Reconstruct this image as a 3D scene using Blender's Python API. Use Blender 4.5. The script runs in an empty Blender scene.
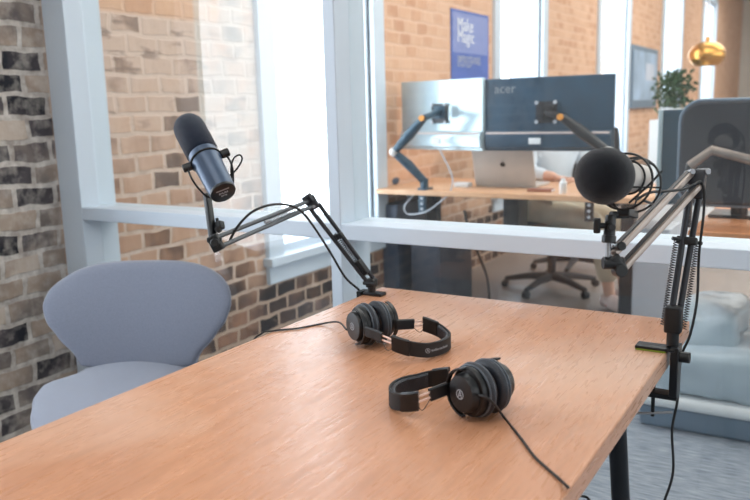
import bpy, bmesh, math, random
from mathutils import Vector, Matrix, Quaternion, noise
random.seed(7)
R = math.radians
SC = bpy.context.scene
COL = SC.collection
V = Vector

# ------------------------------------------------------------------ camera
F, YAW, PIT, ROL, H = 776.8, .5458, .18, -.026, 1.2
fw = V((-math.sin(YAW)*math.cos(PIT), math.cos(YAW)*math.cos(PIT), -math.sin(PIT)))
rt = V((math.cos(YAW), math.sin(YAW), 0)); up = rt.cross(fw)
cr = math.cos(ROL)*rt + math.sin(ROL)*up
cu = -math.sin(ROL)*rt + math.cos(ROL)*up
EYE = V((0, 0, H))
cam = bpy.data.cameras.new('camera'); camo = bpy.data.objects.new('camera', cam); COL.objects.link(camo)
m = Matrix((cr, cu, -fw)).transposed().to_4x4(); m.translation = EYE
camo.matrix_world = m
cam.sensor_width = 36; cam.lens = F/750*36; cam.clip_end = 100; cam.clip_start = .05
cam.dof.use_dof = True; cam.dof.focus_distance = 1.45; cam.dof.aperture_fstop = 5.0
SC.camera = camo
def ray(u, v): return fw + cr*((u-375)/F) - cu*((v-250)/F)
def at(u, v, ax, val):
    d = ray(u, v); i = 'xyz'.index(ax)
    return EYE + d*((val-EYE[i])/d[i])
def dep(u, v, t): return EYE + ray(u, v)*t

# ------------------------------------------------------------------ materials
def lin(c):
    return tuple(((x/255)/12.92 if x/255 <= .04045 else ((x/255+.055)/1.055)**2.4) for x in c) + (1,)
MATS = {}
def mat(name, col, rough=.5, metal=0, var=.06, scale=30, bump=0, bscale=200, sheen=0, coat=0, spec=.5):
    if name in MATS: return MATS[name]
    mt = bpy.data.materials.new(name); mt.use_nodes = True
    nt = mt.node_tree; N = nt.nodes; L = nt.links; b = N['Principled BSDF']
    b.inputs['Roughness'].default_value = rough; b.inputs['Metallic'].default_value = metal
    b.inputs['Specular IOR Level'].default_value = spec
    if sheen: b.inputs['Sheen Weight'].default_value = sheen
    if coat: b.inputs['Coat Weight'].default_value = coat
    tc = N.new('ShaderNodeTexCoord'); nz = N.new('ShaderNodeTexNoise'); nz.inputs['Scale'].default_value = scale
    nz.inputs['Detail'].default_value = 4
    L.new(tc.outputs['Object'], nz.inputs['Vector'])
    rp = N.new('ShaderNodeValToRGB'); c = lin(col)
    rp.color_ramp.elements[0].position = .3; rp.color_ramp.elements[1].position = .7
    rp.color_ramp.elements[0].color = tuple(x*(1-var) for x in c[:3])+(1,)
    rp.color_ramp.elements[1].color = tuple(min(1, x*(1+var)) for x in c[:3])+(1,)
    L.new(nz.outputs['Fac'], rp.inputs['Fac']); L.new(rp.outputs['Color'], b.inputs['Base Color'])
    if bump:
        n2 = N.new('ShaderNodeTexNoise'); n2.inputs['Scale'].default_value = bscale; n2.inputs['Detail'].default_value = 3
        L.new(tc.outputs['Object'], n2.inputs['Vector'])
        bp = N.new('ShaderNodeBump'); bp.inputs['Strength'].default_value = bump; bp.inputs['Distance'].default_value = .004
        L.new(n2.outputs['Fac'], bp.inputs['Height']); L.new(bp.outputs['Normal'], b.inputs['Normal'])
    MATS[name] = mt; return mt

def glass_mat(name, refl=1.0, dust=.03, tint=(250, 253, 253)):
    mt = bpy.data.materials.new(name); mt.use_nodes = True; nt = mt.node_tree; N = nt.nodes; L = nt.links
    for n in list(N): N.remove(n)
    out = N.new('ShaderNodeOutputMaterial'); tr = N.new('ShaderNodeBsdfTransparent'); gl = N.new('ShaderNodeBsdfGlossy')
    df = N.new('ShaderNodeBsdfDiffuse'); fr = N.new('ShaderNodeFresnel'); fr.inputs['IOR'].default_value = 1.52
    tr.inputs['Color'].default_value = lin(tint); gl.inputs['Roughness'].default_value = .02
    m1 = N.new('ShaderNodeMixShader'); m2 = N.new('ShaderNodeMixShader')
    mu = N.new('ShaderNodeMath'); mu.operation = 'MULTIPLY'; mu.inputs[1].default_value = refl
    ge = N.new('ShaderNodeNewGeometry'); bf = N.new('ShaderNodeMath'); bf.operation = 'SUBTRACT'; bf.inputs[0].default_value = 1
    L.new(ge.outputs['Backfacing'], bf.inputs[1]); mb_ = N.new('ShaderNodeMath'); mb_.operation = 'MULTIPLY'   # the fresnel of the front face only: a pane does not reflect totally from inside
    L.new(fr.outputs[0], mu.inputs[0]); L.new(mu.outputs[0], mb_.inputs[0]); L.new(bf.outputs[0], mb_.inputs[1]); L.new(mb_.outputs[0], m1.inputs[0])
    L.new(tr.outputs[0], m1.inputs[1]); L.new(gl.outputs[0], m1.inputs[2])
    tc = N.new('ShaderNodeTexCoord'); nz = N.new('ShaderNodeTexNoise'); nz.inputs['Scale'].default_value = 3; nz.inputs['Detail'].default_value = 6
    L.new(tc.outputs['Object'], nz.inputs['Vector'])
    mr = N.new('ShaderNodeMapRange'); mr.inputs['From Min'].default_value = .35; mr.inputs['From Max'].default_value = .75
    mr.inputs['To Min'].default_value = dust*.5; mr.inputs['To Max'].default_value = dust*1.6
    L.new(nz.outputs['Fac'], mr.inputs['Value']); L.new(mr.outputs[0], m2.inputs[0])
    L.new(m1.outputs[0], m2.inputs[1]); L.new(df.outputs[0], m2.inputs[2]); L.new(m2.outputs[0], out.inputs['Surface'])
    return mt

def brick_mat():
    mt = bpy.data.materials.new('brick_wall'); mt.use_nodes = True; nt = mt.node_tree; N = nt.nodes; L = nt.links
    b = N['Principled BSDF']; b.inputs['Roughness'].default_value = .9; b.inputs['Specular IOR Level'].default_value = .2
    tc = N.new('ShaderNodeTexCoord'); sp = N.new('ShaderNodeSeparateXYZ'); L.new(tc.outputs['Object'], sp.inputs[0])
    cb = N.new('ShaderNodeCombineXYZ'); L.new(sp.outputs['Y'], cb.inputs['X']); L.new(sp.outputs['Z'], cb.inputs['Y'])
    def noi(sc, det=4, vec=None):
        n = N.new('ShaderNodeTexNoise'); n.inputs['Scale'].default_value = sc; n.inputs['Detail'].default_value = det
        L.new(vec or tc.outputs['Object'], n.inputs['Vector']); return n
    def math_(op, a, c, clamp=False):
        n = N.new('ShaderNodeMath'); n.operation = op; n.use_clamp = clamp
        for i, x in enumerate((a, c)):
            if isinstance(x, (int, float)): n.inputs[i].default_value = x
            else: L.new(x, n.inputs[i])
        return n.outputs[0]
    def mix(f, a, c):
        n = N.new('ShaderNodeMix'); n.data_type = 'RGBA'
        if isinstance(f, (int, float)): n.inputs['Factor'].default_value = f
        else: L.new(f, n.inputs['Factor'])
        for k, x in (('A', a), ('B', c)):
            s = [i for i in n.inputs if i.name == k and i.type == 'RGBA'][0]
            if isinstance(x, tuple): s.default_value = lin(x)
            else: L.new(x, s)
        return [o for o in n.outputs if o.type == 'RGBA'][0]
    def ramp(f, st, interp='LINEAR'):
        r = N.new('ShaderNodeValToRGB'); r.color_ramp.interpolation = interp
        e = r.color_ramp.elements
        while len(e) < len(st): e.new(.5)
        for k, (p, c) in enumerate(st): e[k].position = p; e[k].color = lin(c)
        L.new(f, r.inputs['Fac']); return r.outputs['Color']
    def step(src, e0, e1):
        n = N.new('ShaderNodeMapRange'); L.new(src, n.inputs['Value'])
        n.inputs['From Min'].default_value = e0; n.inputs['From Max'].default_value = e1; return n.outputs[0]
    dn = noi(9, 3); vm = N.new('ShaderNodeVectorMath'); vm.operation = 'SCALE'; vm.inputs['Scale'].default_value = .032
    sb = N.new('ShaderNodeVectorMath'); sb.operation = 'SUBTRACT'; L.new(dn.outputs['Color'], sb.inputs[0]); sb.inputs[1].default_value = (.5, .5, .5)
    L.new(sb.outputs[0], vm.inputs[0]); ad = N.new('ShaderNodeVectorMath'); L.new(cb.outputs[0], ad.inputs[0]); L.new(vm.outputs[0], ad.inputs[1])
    bt = N.new('ShaderNodeTexBrick'); L.new(ad.outputs[0], bt.inputs['Vector'])
    bt.inputs['Scale'].default_value = 1; bt.inputs['Brick Width'].default_value = .150; bt.inputs['Row Height'].default_value = .075
    bt.inputs['Mortar Size'].default_value = .011; bt.inputs['Mortar Smooth'].default_value = .5
    bt.inputs['Color1'].default_value = (0, 0, 0, 1); bt.inputs['Color2'].default_value = (1, 1, 1, 1); bt.inputs['Mortar'].default_value = (.5, .5, .5, 1)
    n1 = noi(6, 5); n2 = noi(28, 5); n3 = noi(2.2, 3); n4 = noi(16, 6)
    mort = step(math_('ADD', bt.outputs['Fac'], math_('MULTIPLY', math_('SUBTRACT', n4.outputs['Fac'], .5), 1.5)), .22, .62)
    rnd = math_('ADD', math_('MULTIPLY', bt.outputs['Color'], .55), math_('MULTIPLY', math_('SUBTRACT', n1.outputs['Fac'], .2), .75))
    # in our room: raw dark and brown bricks in pale mortar
    raw = ramp(rnd, [(.2, (40, 40, 46)), (.36, (84, 78, 80)), (.5, (134, 122, 114)), (.62, (158, 140, 126)), (.8, (186, 170, 156))])
    raw = mix(math_('MULTIPLY', step(n2.outputs['Fac'], .45, .8), .5), raw, (205, 196, 186))
    rawm = ramp(n2.outputs['Fac'], [(.3, (150, 140, 132)), (.7, (208, 200, 192))])
    # beyond the partition: tan bricks, sparse dark patches
    tan = ramp(rnd, [(.25, (92, 74, 66)), (.38, (150, 114, 92)), (.5, (186, 146, 120)), (.75, (206, 168, 142))])
    tanm = ramp(n2.outputs['Fac'], [(.3, (194, 166, 146)), (.7, (218, 196, 180))])
    # old smeared mortar hides most bricks between waist and head height
    smear = math_('MULTIPLY', step(sp.outputs['Z'], .85, 1.15), step(n3.outputs['Fac'], .25, .5))
    keep = step(rnd, .42, .3)
    mid = mix(math_('MULTIPLY', keep, .6), (214, 186, 168), tan)
    low = mix(mort, tan, tanm)
    midm = mix(math_('MULTIPLY', mort, .6), mid, (222, 198, 182))
    body = mix(smear, low, midm)
    # dark blotches where old faces show through the smeared mortar
    mpb = N.new('ShaderNodeMapping'); mpb.inputs['Scale'].default_value = (1, 5, 17); L.new(tc.outputs['Object'], mpb.inputs['Vector'])
    nb = noi(1.4, 5, mpb.outputs[0]); bl = math_('MULTIPLY', step(nb.outputs['Fac'], .56, .66), math_('MULTIPLY', smear, .75))
    body = mix(math_('MULTIPLY', bl, step(sp.outputs['Y'], 4.2, 3.4)), body, (140, 118, 106))
    # charcoal courses near the floor
    fire = math_('MULTIPLY', step(sp.outputs['Z'], .48, .33), step(n3.outputs['Fac'], .3, .42))
    dk = mix(mort, ramp(rnd, [(.3, (44, 38, 38)), (.6, (88, 72, 66)), (.8, (150, 112, 92))]), (180, 156, 138))
    body = mix(fire, body, dk)
    # newer orange brickwork: above head height and on all the piers down the room
    org = ramp(rnd, [(.15, (206, 156, 124)), (.45, (216, 170, 138)), (.8, (226, 184, 154))])
    org = mix(math_('MULTIPLY', mort, .3), org, (236, 204, 182))
    hi = math_('MULTIPLY', step(sp.outputs['Z'], 1.565, 1.58), step(sp.outputs['Y'], 2.62, 2.6))
    farz = math_('MULTIPLY', step(sp.outputs['Y'], 3.6, 3.7), step(sp.outputs['Z'], .35, .8))
    pier = math_('MAXIMUM', hi, math_('MULTIPLY', farz, .9))
    body = mix(pier, body, org)
    # window reflection in the glass, painted as a pale strip on the bricks
    pane_refl = math_('MULTIPLY', step(sp.outputs['Y'], 2.455, 2.475), step(sp.outputs['Y'], 3.6, 3.5))
    pane_refl = math_('MULTIPLY', pane_refl, math_('SUBTRACT', .45, math_('MULTIPLY', step(n1.outputs['Fac'], .5, .75), .35)))
    pane_refl = math_('MULTIPLY', pane_refl, step(sp.outputs['Z'], .55, 1.0))
    body = mix(pane_refl, body, (208, 212, 208))
    own = mix(mort, raw, rawm)
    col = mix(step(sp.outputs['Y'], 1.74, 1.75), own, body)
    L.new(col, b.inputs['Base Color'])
    bp = N.new('ShaderNodeBump'); bp.inputs['Strength'].default_value = .38; bp.inputs['Distance'].default_value = .010
    hh = math_('ADD', math_('MULTIPLY', math_('SUBTRACT', 1, bt.outputs['Fac']), .7), math_('MULTIPLY', n2.outputs['Fac'], .8))
    L.new(hh, bp.inputs['Height']); L.new(bp.outputs['Normal'], b.inputs['Normal'])
    return mt

def wood_mat(name, dark, light, pale, axis='Y', rough=.42, sc=1.0):
    mt = bpy.data.materials.new(name); mt.use_nodes = True; nt = mt.node_tree; N = nt.nodes; L = nt.links
    b = N['Principled BSDF']; b.inputs['Roughness'].default_value = rough
    tc = N.new('ShaderNodeTexCoord'); mp = N.new('ShaderNodeMapping'); L.new(tc.outputs['Object'], mp.inputs['Vector'])
    s = [30*sc, 30*sc, 30*sc]; s['XYZ'.index(axis)] = 2.6*sc; mp.inputs['Scale'].default_value = s
    def noi(scale, det, vec, dist=0):
        n = N.new('ShaderNodeTexNoise'); n.inputs['Scale'].default_value = scale; n.inputs['Detail'].default_value = det
        n.inputs['Distortion'].default_value = dist; L.new(vec, n.inputs['Vector']); return n.outputs['Fac']
    g1 = noi(1.0, 6, mp.outputs[0], .6); g2 = noi(5.5, 8, mp.outputs[0], .3); g3 = noi(2.1*sc, 4, tc.outputs['Object'], .4)
    def mix(f, a, c):
        n = N.new('ShaderNodeMix'); n.data_type = 'RGBA'; L.new(f, n.inputs['Factor'])
        for k, x in (('A', a), ('B', c)):
            q = [i for i in n.inputs if i.name == k and i.type == 'RGBA'][0]
            if isinstance(x, tuple): q.default_value = lin(x)
            else: L.new(x, q)
        return [o for o in n.outputs if o.type == 'RGBA'][0]
    def st(src, a, c, hi=1):
        n = N.new('ShaderNodeMapRange'); L.new(src, n.inputs['Value']); n.inputs['From Min'].default_value = a
        n.inputs['From Max'].default_value = c; n.inputs['To Max'].default_value = hi; return n.outputs[0]
    c1 = mix(st(g1, .3, .7), dark, light)
    c2 = mix(st(g2, .50, .75, .42), c1, tuple(x*.86 for x in dark))
    c3 = mix(st(g3, .48, .68, .7), c2, pale)
    L.new(c3, b.inputs['Base Color'])
    r = N.new('ShaderNodeMapRange'); L.new(g2, r.inputs['Value']); r.inputs['To Min'].default_value = rough-.1; r.inputs['To Max'].default_value = rough+.15
    L.new(r.outputs[0], b.inputs['Roughness'])
    bp = N.new('ShaderNodeBump'); bp.inputs['Strength'].default_value = .25; bp.inputs['Distance'].default_value = .002
    L.new(g2, bp.inputs['Height']); L.new(bp.outputs['Normal'], b.inputs['Normal'])
    return mt

def carpet_mat():
    mt = bpy.data.materials.new('carpet'); mt.use_nodes = True; nt = mt.node_tree; N = nt.nodes; L = nt.links
    b = N['Principled BSDF']; b.inputs['Roughness'].default_value = .95; b.inputs['Specular IOR Level'].default_value = .1
    tc = N.new('ShaderNodeTexCoord'); mp = N.new('ShaderNodeMapping'); mp.inputs['Scale'].default_value = (14, 130, 14)
    L.new(tc.outputs['Object'], mp.inputs['Vector'])
    n = N.new('ShaderNodeTexNoise'); n.inputs['Scale'].default_value = 1; n.inputs['Detail'].default_value = 6; L.new(mp.outputs[0], n.inputs['Vector'])
    r = N.new('ShaderNodeValToRGB'); L.new(n.outputs['Fac'], r.inputs['Fac'])
    r.color_ramp.elements[0].position = .32; r.color_ramp.elements[0].color = lin((112, 120, 132))
    r.color_ramp.elements[1].position = .7; r.color_ramp.elements[1].color = lin((172, 178, 186))
    L.new(r.outputs[0], b.inputs['Base Color'])
    bp = N.new('ShaderNodeBump'); bp.inputs['Strength'].default_value = .5; bp.inputs['Distance'].default_value = .004
    L.new(n.outputs['Fac'], bp.inputs['Height']); L.new(bp.outputs['Normal'], b.inputs['Normal'])
    return mt

M = dict(
    paint=mat('white_paint', (206, 217, 228), .45, var=.02, scale=5),
    plaster=mat('white_plaster', (225, 222, 216), .8, var=.03, scale=3),
    ceil=mat('ceiling_paint', (235, 235, 232), .9, var=.02, scale=3),
    black=mat('black_plastic', (15, 17, 20), .38, var=.15, scale=60),
    blackm=mat('black_metal', (26, 27, 30), .35, metal=.3, var=.1, scale=80),
    satin=mat('satin_black_steel', (38, 40, 46), .4, metal=.2, var=.1),
    rubber=mat('black_rubber', (20, 20, 22), .65, var=.1),
    foam=mat('charcoal_foam', (30, 38, 54), .95, var=.2, scale=350, bump=.5, bscale=900, sheen=.3, spec=.1),
    foamb=mat('black_foam', (22, 24, 30), .95, var=.25, scale=350, bump=.5, bscale=900, sheen=.25, spec=.1),
    pad=mat('ear_pad_leatherette', (36, 40, 48), .5, var=.1, scale=60, bump=.3, bscale=300),
    padl=mat('grey_piping', (80, 88, 98), .45, var=.08),
    slate=mat('slate_grey_enamel', (74, 90, 112), .32, metal=.3, var=.05),
    bronze=mat('grey_bronze_tube', (150, 136, 128), .35, metal=.5, var=.05),
    silver=mat('silver_metal', (150, 152, 156), .4, metal=.7, var=.05),
    copper=mat('pale_copper_slider', (240, 208, 194), .35, metal=.3, var=.05),
    fabric=mat('blue_grey_wool', (128, 134, 150), .9, var=.07, scale=240, bump=.35, bscale=700, sheen=.5, spec=.15),
    steel=mat('dark_steel_leg', (30, 33, 38), .35, metal=.5, var=.1),
    white=mat('white_print', (232, 234, 236), .6, var=.02),
    print_=mat('pale_grey_print', (176, 180, 188), .6, var=.03),
    teal=mat('teal_black_monitor', (38, 66, 86), .38, var=.25, scale=9),
    pale=mat('pale_blue_grey_monitor', (190, 208, 216), .2, metal=.3, var=.06, scale=6),
    armt=mat('dark_teal_arm', (46, 72, 88), .35, metal=.3, var=.12, scale=30),
    orange=mat('orange_cap', (226, 150, 60), .5, var=.05),
    alu=mat('brushed_aluminium', (196, 190, 184), .45, metal=.25, var=.04, scale=8),
    dark=mat('dark_screen', (28, 34, 42), .25, var=.1),
    shirt=mat('white_cotton', (214, 224, 234), .85, var=.06, scale=12, bump=.3, bscale=60),
    khaki=mat('pale_khaki_cotton', (196, 184, 162), .9, var=.08, scale=14, bump=.3, bscale=60),
    skin=mat('skin', (214, 168, 146), .55, var=.05, scale=20),
    hair=mat('brown_hair', (70, 50, 40), .7, var=.3, scale=80, bump=.4),
    shoe=mat('pink_white_canvas', (222, 200, 194), .7, var=.06),
    red=mat('red_strap', (190, 84, 88), .6, var=.05),
    grey=mat('light_grey_steel', (184, 188, 196), .5, var=.03, scale=6),
    dgrey=mat('dark_grey_mesh', (42, 45, 52), .8, var=.15, scale=120),
    navy=mat('navy_case', (52, 66, 86), .5, var=.15, scale=12),
    leaf=mat('green_leaf', (52, 84, 52), .5, var=.35, scale=25),
    brass=mat('brushed_brass', (214, 158, 84), .25, metal=.9, var=.08, scale=10),
    vinyl=mat('pale_blue_vinyl', (176, 190, 200), .3, var=.05, scale=8, bump=.5, bscale=9),
    blueg=mat('slate_blue_vinyl', (110, 128, 146), .4, var=.08, scale=8),
    blue=mat('poster_blue', (70, 100, 178), .5, var=.10, scale=3),
    bluel=mat('poster_pale_blue', (128, 142, 196), .5, var=.06, scale=3),
    book=mat('brown_leather_cover', (140, 84, 62), .6, var=.1),
    artd=mat('art_blue_grey', (160, 182, 206), .45, var=.25, scale=4),
    artl=mat('art_pale', (200, 206, 220), .45, var=.1, scale=5),
    brick=brick_mat(), carpet=carpet_mat(),
    table=wood_mat('oak_tabletop', (190, 134, 100), (206, 150, 116), (214, 176, 152), 'Y', .27),
    desk=wood_mat('oak_desk', (204, 152, 112), (224, 178, 140), (232, 196, 164), 'X', .45),
    concrete=mat('warm_grey_floor', (134, 120, 112), .45, var=.10, scale=2.5, bump=.1, bscale=20),
    glass=glass_mat('partition_glass', 1.6, .022), wglass=glass_mat('window_glass', .6, .01, (250, 252, 255)),
)

# ------------------------------------------------------------------ builders
def setp(o, label=None, cat=None, group=None, kind=None):
    if label: o['label'] = label
    if cat: o['category'] = cat
    if group: o['group'] = group
    if kind: o['kind'] = kind
    return o
XF = {}
def thing(name, label, cat, loc=(0, 0, 0), rz=0, group=None, sc=1):
    o = bpy.data.objects.new(name, None); COL.objects.link(o); o.empty_display_size = .05
    o.location = loc; o.rotation_euler = (0, 0, rz)
    XF[o] = Matrix.Translation(V(loc)) @ Matrix.Rotation(rz, 4, 'Z') @ Matrix.Scale(sc, 4)
    o.scale = (sc, sc, sc)
    return setp(o, label, cat, group)
def root_xf(o):
    while o is not None and o not in XF: o = o.parent
    return XF.get(o, Matrix.Identity(4))

def frame_z(d):
    return V((0, 0, 1)).rotation_difference(V(d).normalized()).to_matrix().to_4x4()
def sweep_frames(pts):
    out = []; n = len(pts); prev = None
    for i in range(n):
        t = (pts[min(i+1, n-1)]-pts[max(i-1, 0)]).normalized()
        if prev is None:
            a = t.cross(V((0, 0, 1)))
            if a.length < 1e-3: a = t.cross(V((0, 1, 0)))
            a.normalize()
        else:
            a = prev-t*prev.dot(t)
            a.normalize()
        prev = a; out.append((t, a, t.cross(a)))
    return out
def spline(pts, k=8):
    P = [V(p) for p in pts]; P = [P[0]*2-P[1]]+P+[P[-1]*2-P[-2]]; out = []
    for i in range(1, len(P)-2):
        for j in range(k):
            t = j/k; a, b, c, d = P[i-1:i+3]
            out.append(.5*((2*b)+(-a+c)*t+(2*a-5*b+4*c-d)*t*t+(-a+3*b-3*c+d)*t*t*t))
    out.append(P[-2]); return out
class MB:
    def __init__(s): s.bm = bmesh.new()
    def _v(s, p): return s.bm.verts.new(p)
    def _f(s, vs):
        try: return s.bm.faces.new(vs)
        except ValueError: return None
    def box(s, c, size, rot=None, bev=0):
        c = V(c); rot = rot or Matrix.Identity(4)
        t = bmesh.new(); bmesh.ops.create_cube(t, size=1)
        for v in t.verts: v.co = V((v.co.x*size[0], v.co.y*size[1], v.co.z*size[2]))
        if bev: bmesh.ops.bevel(t, geom=t.edges[:], offset=bev, segments=3, affect='EDGES', profile=.6)
        s._merge(t, Matrix.Translation(c) @ rot.to_4x4()); return s
    def bx(s, x0, x1, y0, y1, z0, z1, bev=0):
        return s.box(((x0+x1)/2, (y0+y1)/2, (z0+z1)/2), (abs(x1-x0), abs(y1-y0), abs(z1-z0)), None, bev)
    def _merge(s, t, mx):
        mp = {v: s.bm.verts.new(mx @ v.co) for v in t.verts}
        for f in t.faces: s._f([mp[v] for v in f.verts])
        t.free()
    def tube(s, pts, r, n=12, closed=False, smooth=0, flat=None):
        pts = [V(p) for p in pts]
        if smooth:
            pts = spline(pts, smooth)
        rs = r if isinstance(r, (list, tuple)) else None
        fr = sweep_frames(pts); rings = []
        for i, (p, (t, a, b)) in enumerate(zip(pts, fr)):
            rr = rs[min(int(i*len(rs)/len(pts)), len(rs)-1)] if rs else r
            if rs and not smooth: rr = rs[i]
            fx = flat or 1
            rings.append([s._v(p+a*(rr*math.cos(2*math.pi*k/n))+b*(rr*fx*math.sin(2*math.pi*k/n))) for k in range(n)])
        for i in range(len(rings)-1):
            for k in range(n): s._f([rings[i][k], rings[i][(k+1) % n], rings[i+1][(k+1) % n], rings[i+1][k]])
        if closed:
            for k in range(n): s._f([rings[-1][k], rings[-1][(k+1) % n], rings[0][(k+1) % n], rings[0][k]])
        else:
            s._f(rings[0][::-1]); s._f(rings[-1])
        return s
    def cyl(s, a, b, r, n=20, r2=None):
        a, b = V(a), V(b); L_ = (b-a).length; ch = min(.0012, r*.15, L_*.2); r2 = r if r2 is None else r2
        return s.lathe([(0, 0), (r-ch, 0), (r, ch), (r2, L_-ch), (r2-ch, L_), (0, L_)], Matrix.Translation(a) @ frame_z(b-a), n)
    def lathe(s, prof, mx=None, n=32, sx=1, sy=1):
        mx = mx or Matrix.Identity(4); rings = []
        for (r, z) in prof:
            if r < 1e-6: rings.append([s._v(mx @ V((0, 0, z)))])
            else: rings.append([s._v(mx @ V((r*sx*math.cos(2*math.pi*k/n), r*sy*math.sin(2*math.pi*k/n), z))) for k in range(n)])
        for A, B in zip(rings, rings[1:]):
            if len(A) == 1 and len(B) == 1: continue
            for k in range(n):
                k2 = (k+1) % n
                if len(A) == 1: s._f([A[0], B[k2], B[k]])
                elif len(B) == 1: s._f([A[k], A[k2], B[0]])
                else: s._f([A[k], A[k2], B[k2], B[k]])
        return s
    def torus(s, mx, R_, r, n=48, m_=12, ry=None, flat=None):
        pts = [mx @ V((R_*math.cos(2*math.pi*k/n), (ry or R_)*math.sin(2*math.pi*k/n), 0)) for k in range(n)]
        ax = (mx.to_3x3() @ V((0, 0, 1))).normalized(); rings = []
        for i in range(n):
            t = (pts[(i+1) % n]-pts[i-1]).normalized(); a = t.cross(ax).normalized()
            rings.append([s._v(pts[i]+a*(r*math.cos(2*math.pi*k/m_))+ax*(r*(flat or 1)*math.sin(2*math.pi*k/m_))) for k in range(m_)])
        for i in range(n):
            A, B = rings[i], rings[(i+1) % n]
            for k in range(m_): s._f([A[k], A[(k+1) % m_], B[(k+1) % m_], B[k]])
        return s
    def ball(s, c, r, n=24, mx=None, sz=1):
        prof = [(r*math.sin(math.pi*i/(n//2)), -r*sz*math.cos(math.pi*i/(n//2))) for i in range(n//2+1)]
        return s.lathe([(max(a, 0) if 0 < i < n//2 else 0, z) for i, (a, z) in enumerate(prof)], Matrix.Translation(V(c)) @ (mx or Matrix.Identity(4)), n)
    def strip(s, pts, normals, w, th, wdir):
        """flat band following pts: thickness th along normals, width w along wdir"""
        rings = []
        for i, (p, nn) in enumerate(zip(pts, normals)):
            wd = wdir if isinstance(wdir, Vector) else wdir[i]
            c = min(th, w)*.28; ring = []
            for (a, b) in ((-w/2+c, -th/2), (w/2-c, -th/2), (w/2, -th/2+c), (w/2, th/2-c), (w/2-c, th/2), (-w/2+c, th/2), (-w/2, th/2-c), (-w/2, -th/2+c)):
                ring.append(s._v(p+wd*a+nn*b))
            rings.append(ring)
        for A, B in zip(rings, rings[1:]):
            for k in range(8): s._f([A[k], A[(k+1) % 8], B[(k+1) % 8], B[k]])
        s._f(rings[0][::-1]); s._f(rings[-1]); return s
    def poly(s, pts, d):
        """extrude polygon pts by vector d"""
        A = [s._v(V(p)) for p in pts]; B = [s._v(V(p)+V(d)) for p in pts]; n = len(A)
        s._f(A[::-1]); s._f(B)
        for k in range(n): s._f([A[k], A[(k+1) % n], B[(k+1) % n], B[k]])
        return s
    def build(s, name, ma, parent=None, world=False, smooth=True, label=None, bev=0, sub=0, solid=0, cat=None, group=None, kind=None, angle=40):
        bmesh.ops.recalc_face_normals(s.bm, faces=s.bm.faces[:])
        me = bpy.data.meshes.new(name)
        if world and parent is not None: s.bm.transform(root_xf(parent).inverted())
        s.bm.to_mesh(me); s.bm.free(); me.materials.append(ma)
        o = bpy.data.objects.new(name, me); COL.objects.link(o)
        if parent is not None: o.parent = parent
        if smooth:
            for p in me.polygons: p.use_smooth = True
            try: me.set_sharp_from_angle(angle=R(angle))
            except Exception: pass
        if solid:
            q = o.modifiers.new('s', 'SOLIDIFY'); q.thickness = solid; q.offset = 0
        if bev:
            q = o.modifiers.new('b', 'BEVEL'); q.width = bev; q.segments = 3; q.limit_method = 'ANGLE'; q.angle_limit = R(35)
        if sub:
            q = o.modifiers.new('u', 'SUBSURF'); q.levels = sub; q.render_levels = sub
        return setp(o, label, cat, group, kind)
def bake(o):
    dg = bpy.context.evaluated_depsgraph_get(); dg.update()
    me = bpy.data.meshes.new_from_object(o.evaluated_get(dg)); o.modifiers.clear(); o.data = me
    for p in me.polygons: p.use_smooth = True
    return o
def structure(mb, name, ma, parent=None, **k):
    return mb.build(name, ma, parent, kind='structure' if parent is None else None, **k)

def text_bm(txt, size, mb, fn, depth=.0006, align='CENTER'):
    """letter shapes; fn maps (x, y, d) of the flat text to a point"""
    cu_ = bpy.data.curves.new('t', 'FONT'); cu_.body = txt; cu_.size = size; cu_.align_x = align; cu_.align_y = 'CENTER'
    cu_.resolution_u = 3
    o = bpy.data.objects.new('t', cu_); COL.objects.link(o)
    dg = bpy.context.evaluated_depsgraph_get(); dg.update(); me = bpy.data.meshes.new_from_object(o.evaluated_get(dg))
    vs = [[mb._v(fn(v.co.x, v.co.y, d)) for v in me.vertices] for d in (depth, 0)]
    for p in me.polygons: mb._f([vs[0][i] for i in p.vertices])
    ec = {}
    for p in me.polygons:
        for e in p.edge_keys: ec[e] = ec.get(e, 0)+1
    for e, c in ec.items():
        if c == 1: mb._f([vs[0][e[0]], vs[0][e[1]], vs[1][e[1]], vs[1][e[0]]])
    bpy.data.objects.remove(o); bpy.data.curves.remove(cu_)
    return mb

# ================================================================== THE SETTING
XW, G, GG = -2.341, 1.745, 1.82
WIN = [(.22, 1.17), (2.953, 3.876), (5.74, 6.74), (8.58, 9.80), (11.86, 13.2), (15.25, 16.72)]
ZS, ZT, CEIL = .50, 3.0, 3.5
YB, YE, XR = -3.2, 21.0, 4.5
w = MB(); y = YB
for a, b in WIN:
    w.bx(XW-.3, XW, y, a, 0, CEIL); w.bx(XW-.3, XW, a, b, 0, ZS); w.bx(XW-.3, XW, a, b, ZT, CEIL); y = b
w.bx(XW-.3, XW, y, YE, 0, CEIL)
structure(w, 'wall_left', M['brick'], smooth=False)
structure(MB().bx(XW-.3, XR+.2, YE, YE+.2, 0, CEIL), 'wall_back', M['plaster'], smooth=False)
structure(MB().bx(XR, XR+.2, YB, YE, 0, CEIL), 'wall_right', M['plaster'], smooth=False)
structure(MB().bx(XW-.3, XR+.2, YB-.2, YB, 0, CEIL), 'wall_front', M['plaster'], smooth=False)
structure(MB().bx(XW-.3, XR+.2, YB-.2, YE+.2, CEIL, CEIL+.1), 'ceiling', M['ceil'], smooth=False)
structure(MB().bx(XW-.3, XR+.2, YB-.2, 3.75, -.1, 0), 'floor', M['carpet'], smooth=False)
structure(MB().bx(XW-.3, XR+.2, 3.75, YE+.2, -.1, 0), 'floor', M['concrete'], smooth=False)
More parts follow.
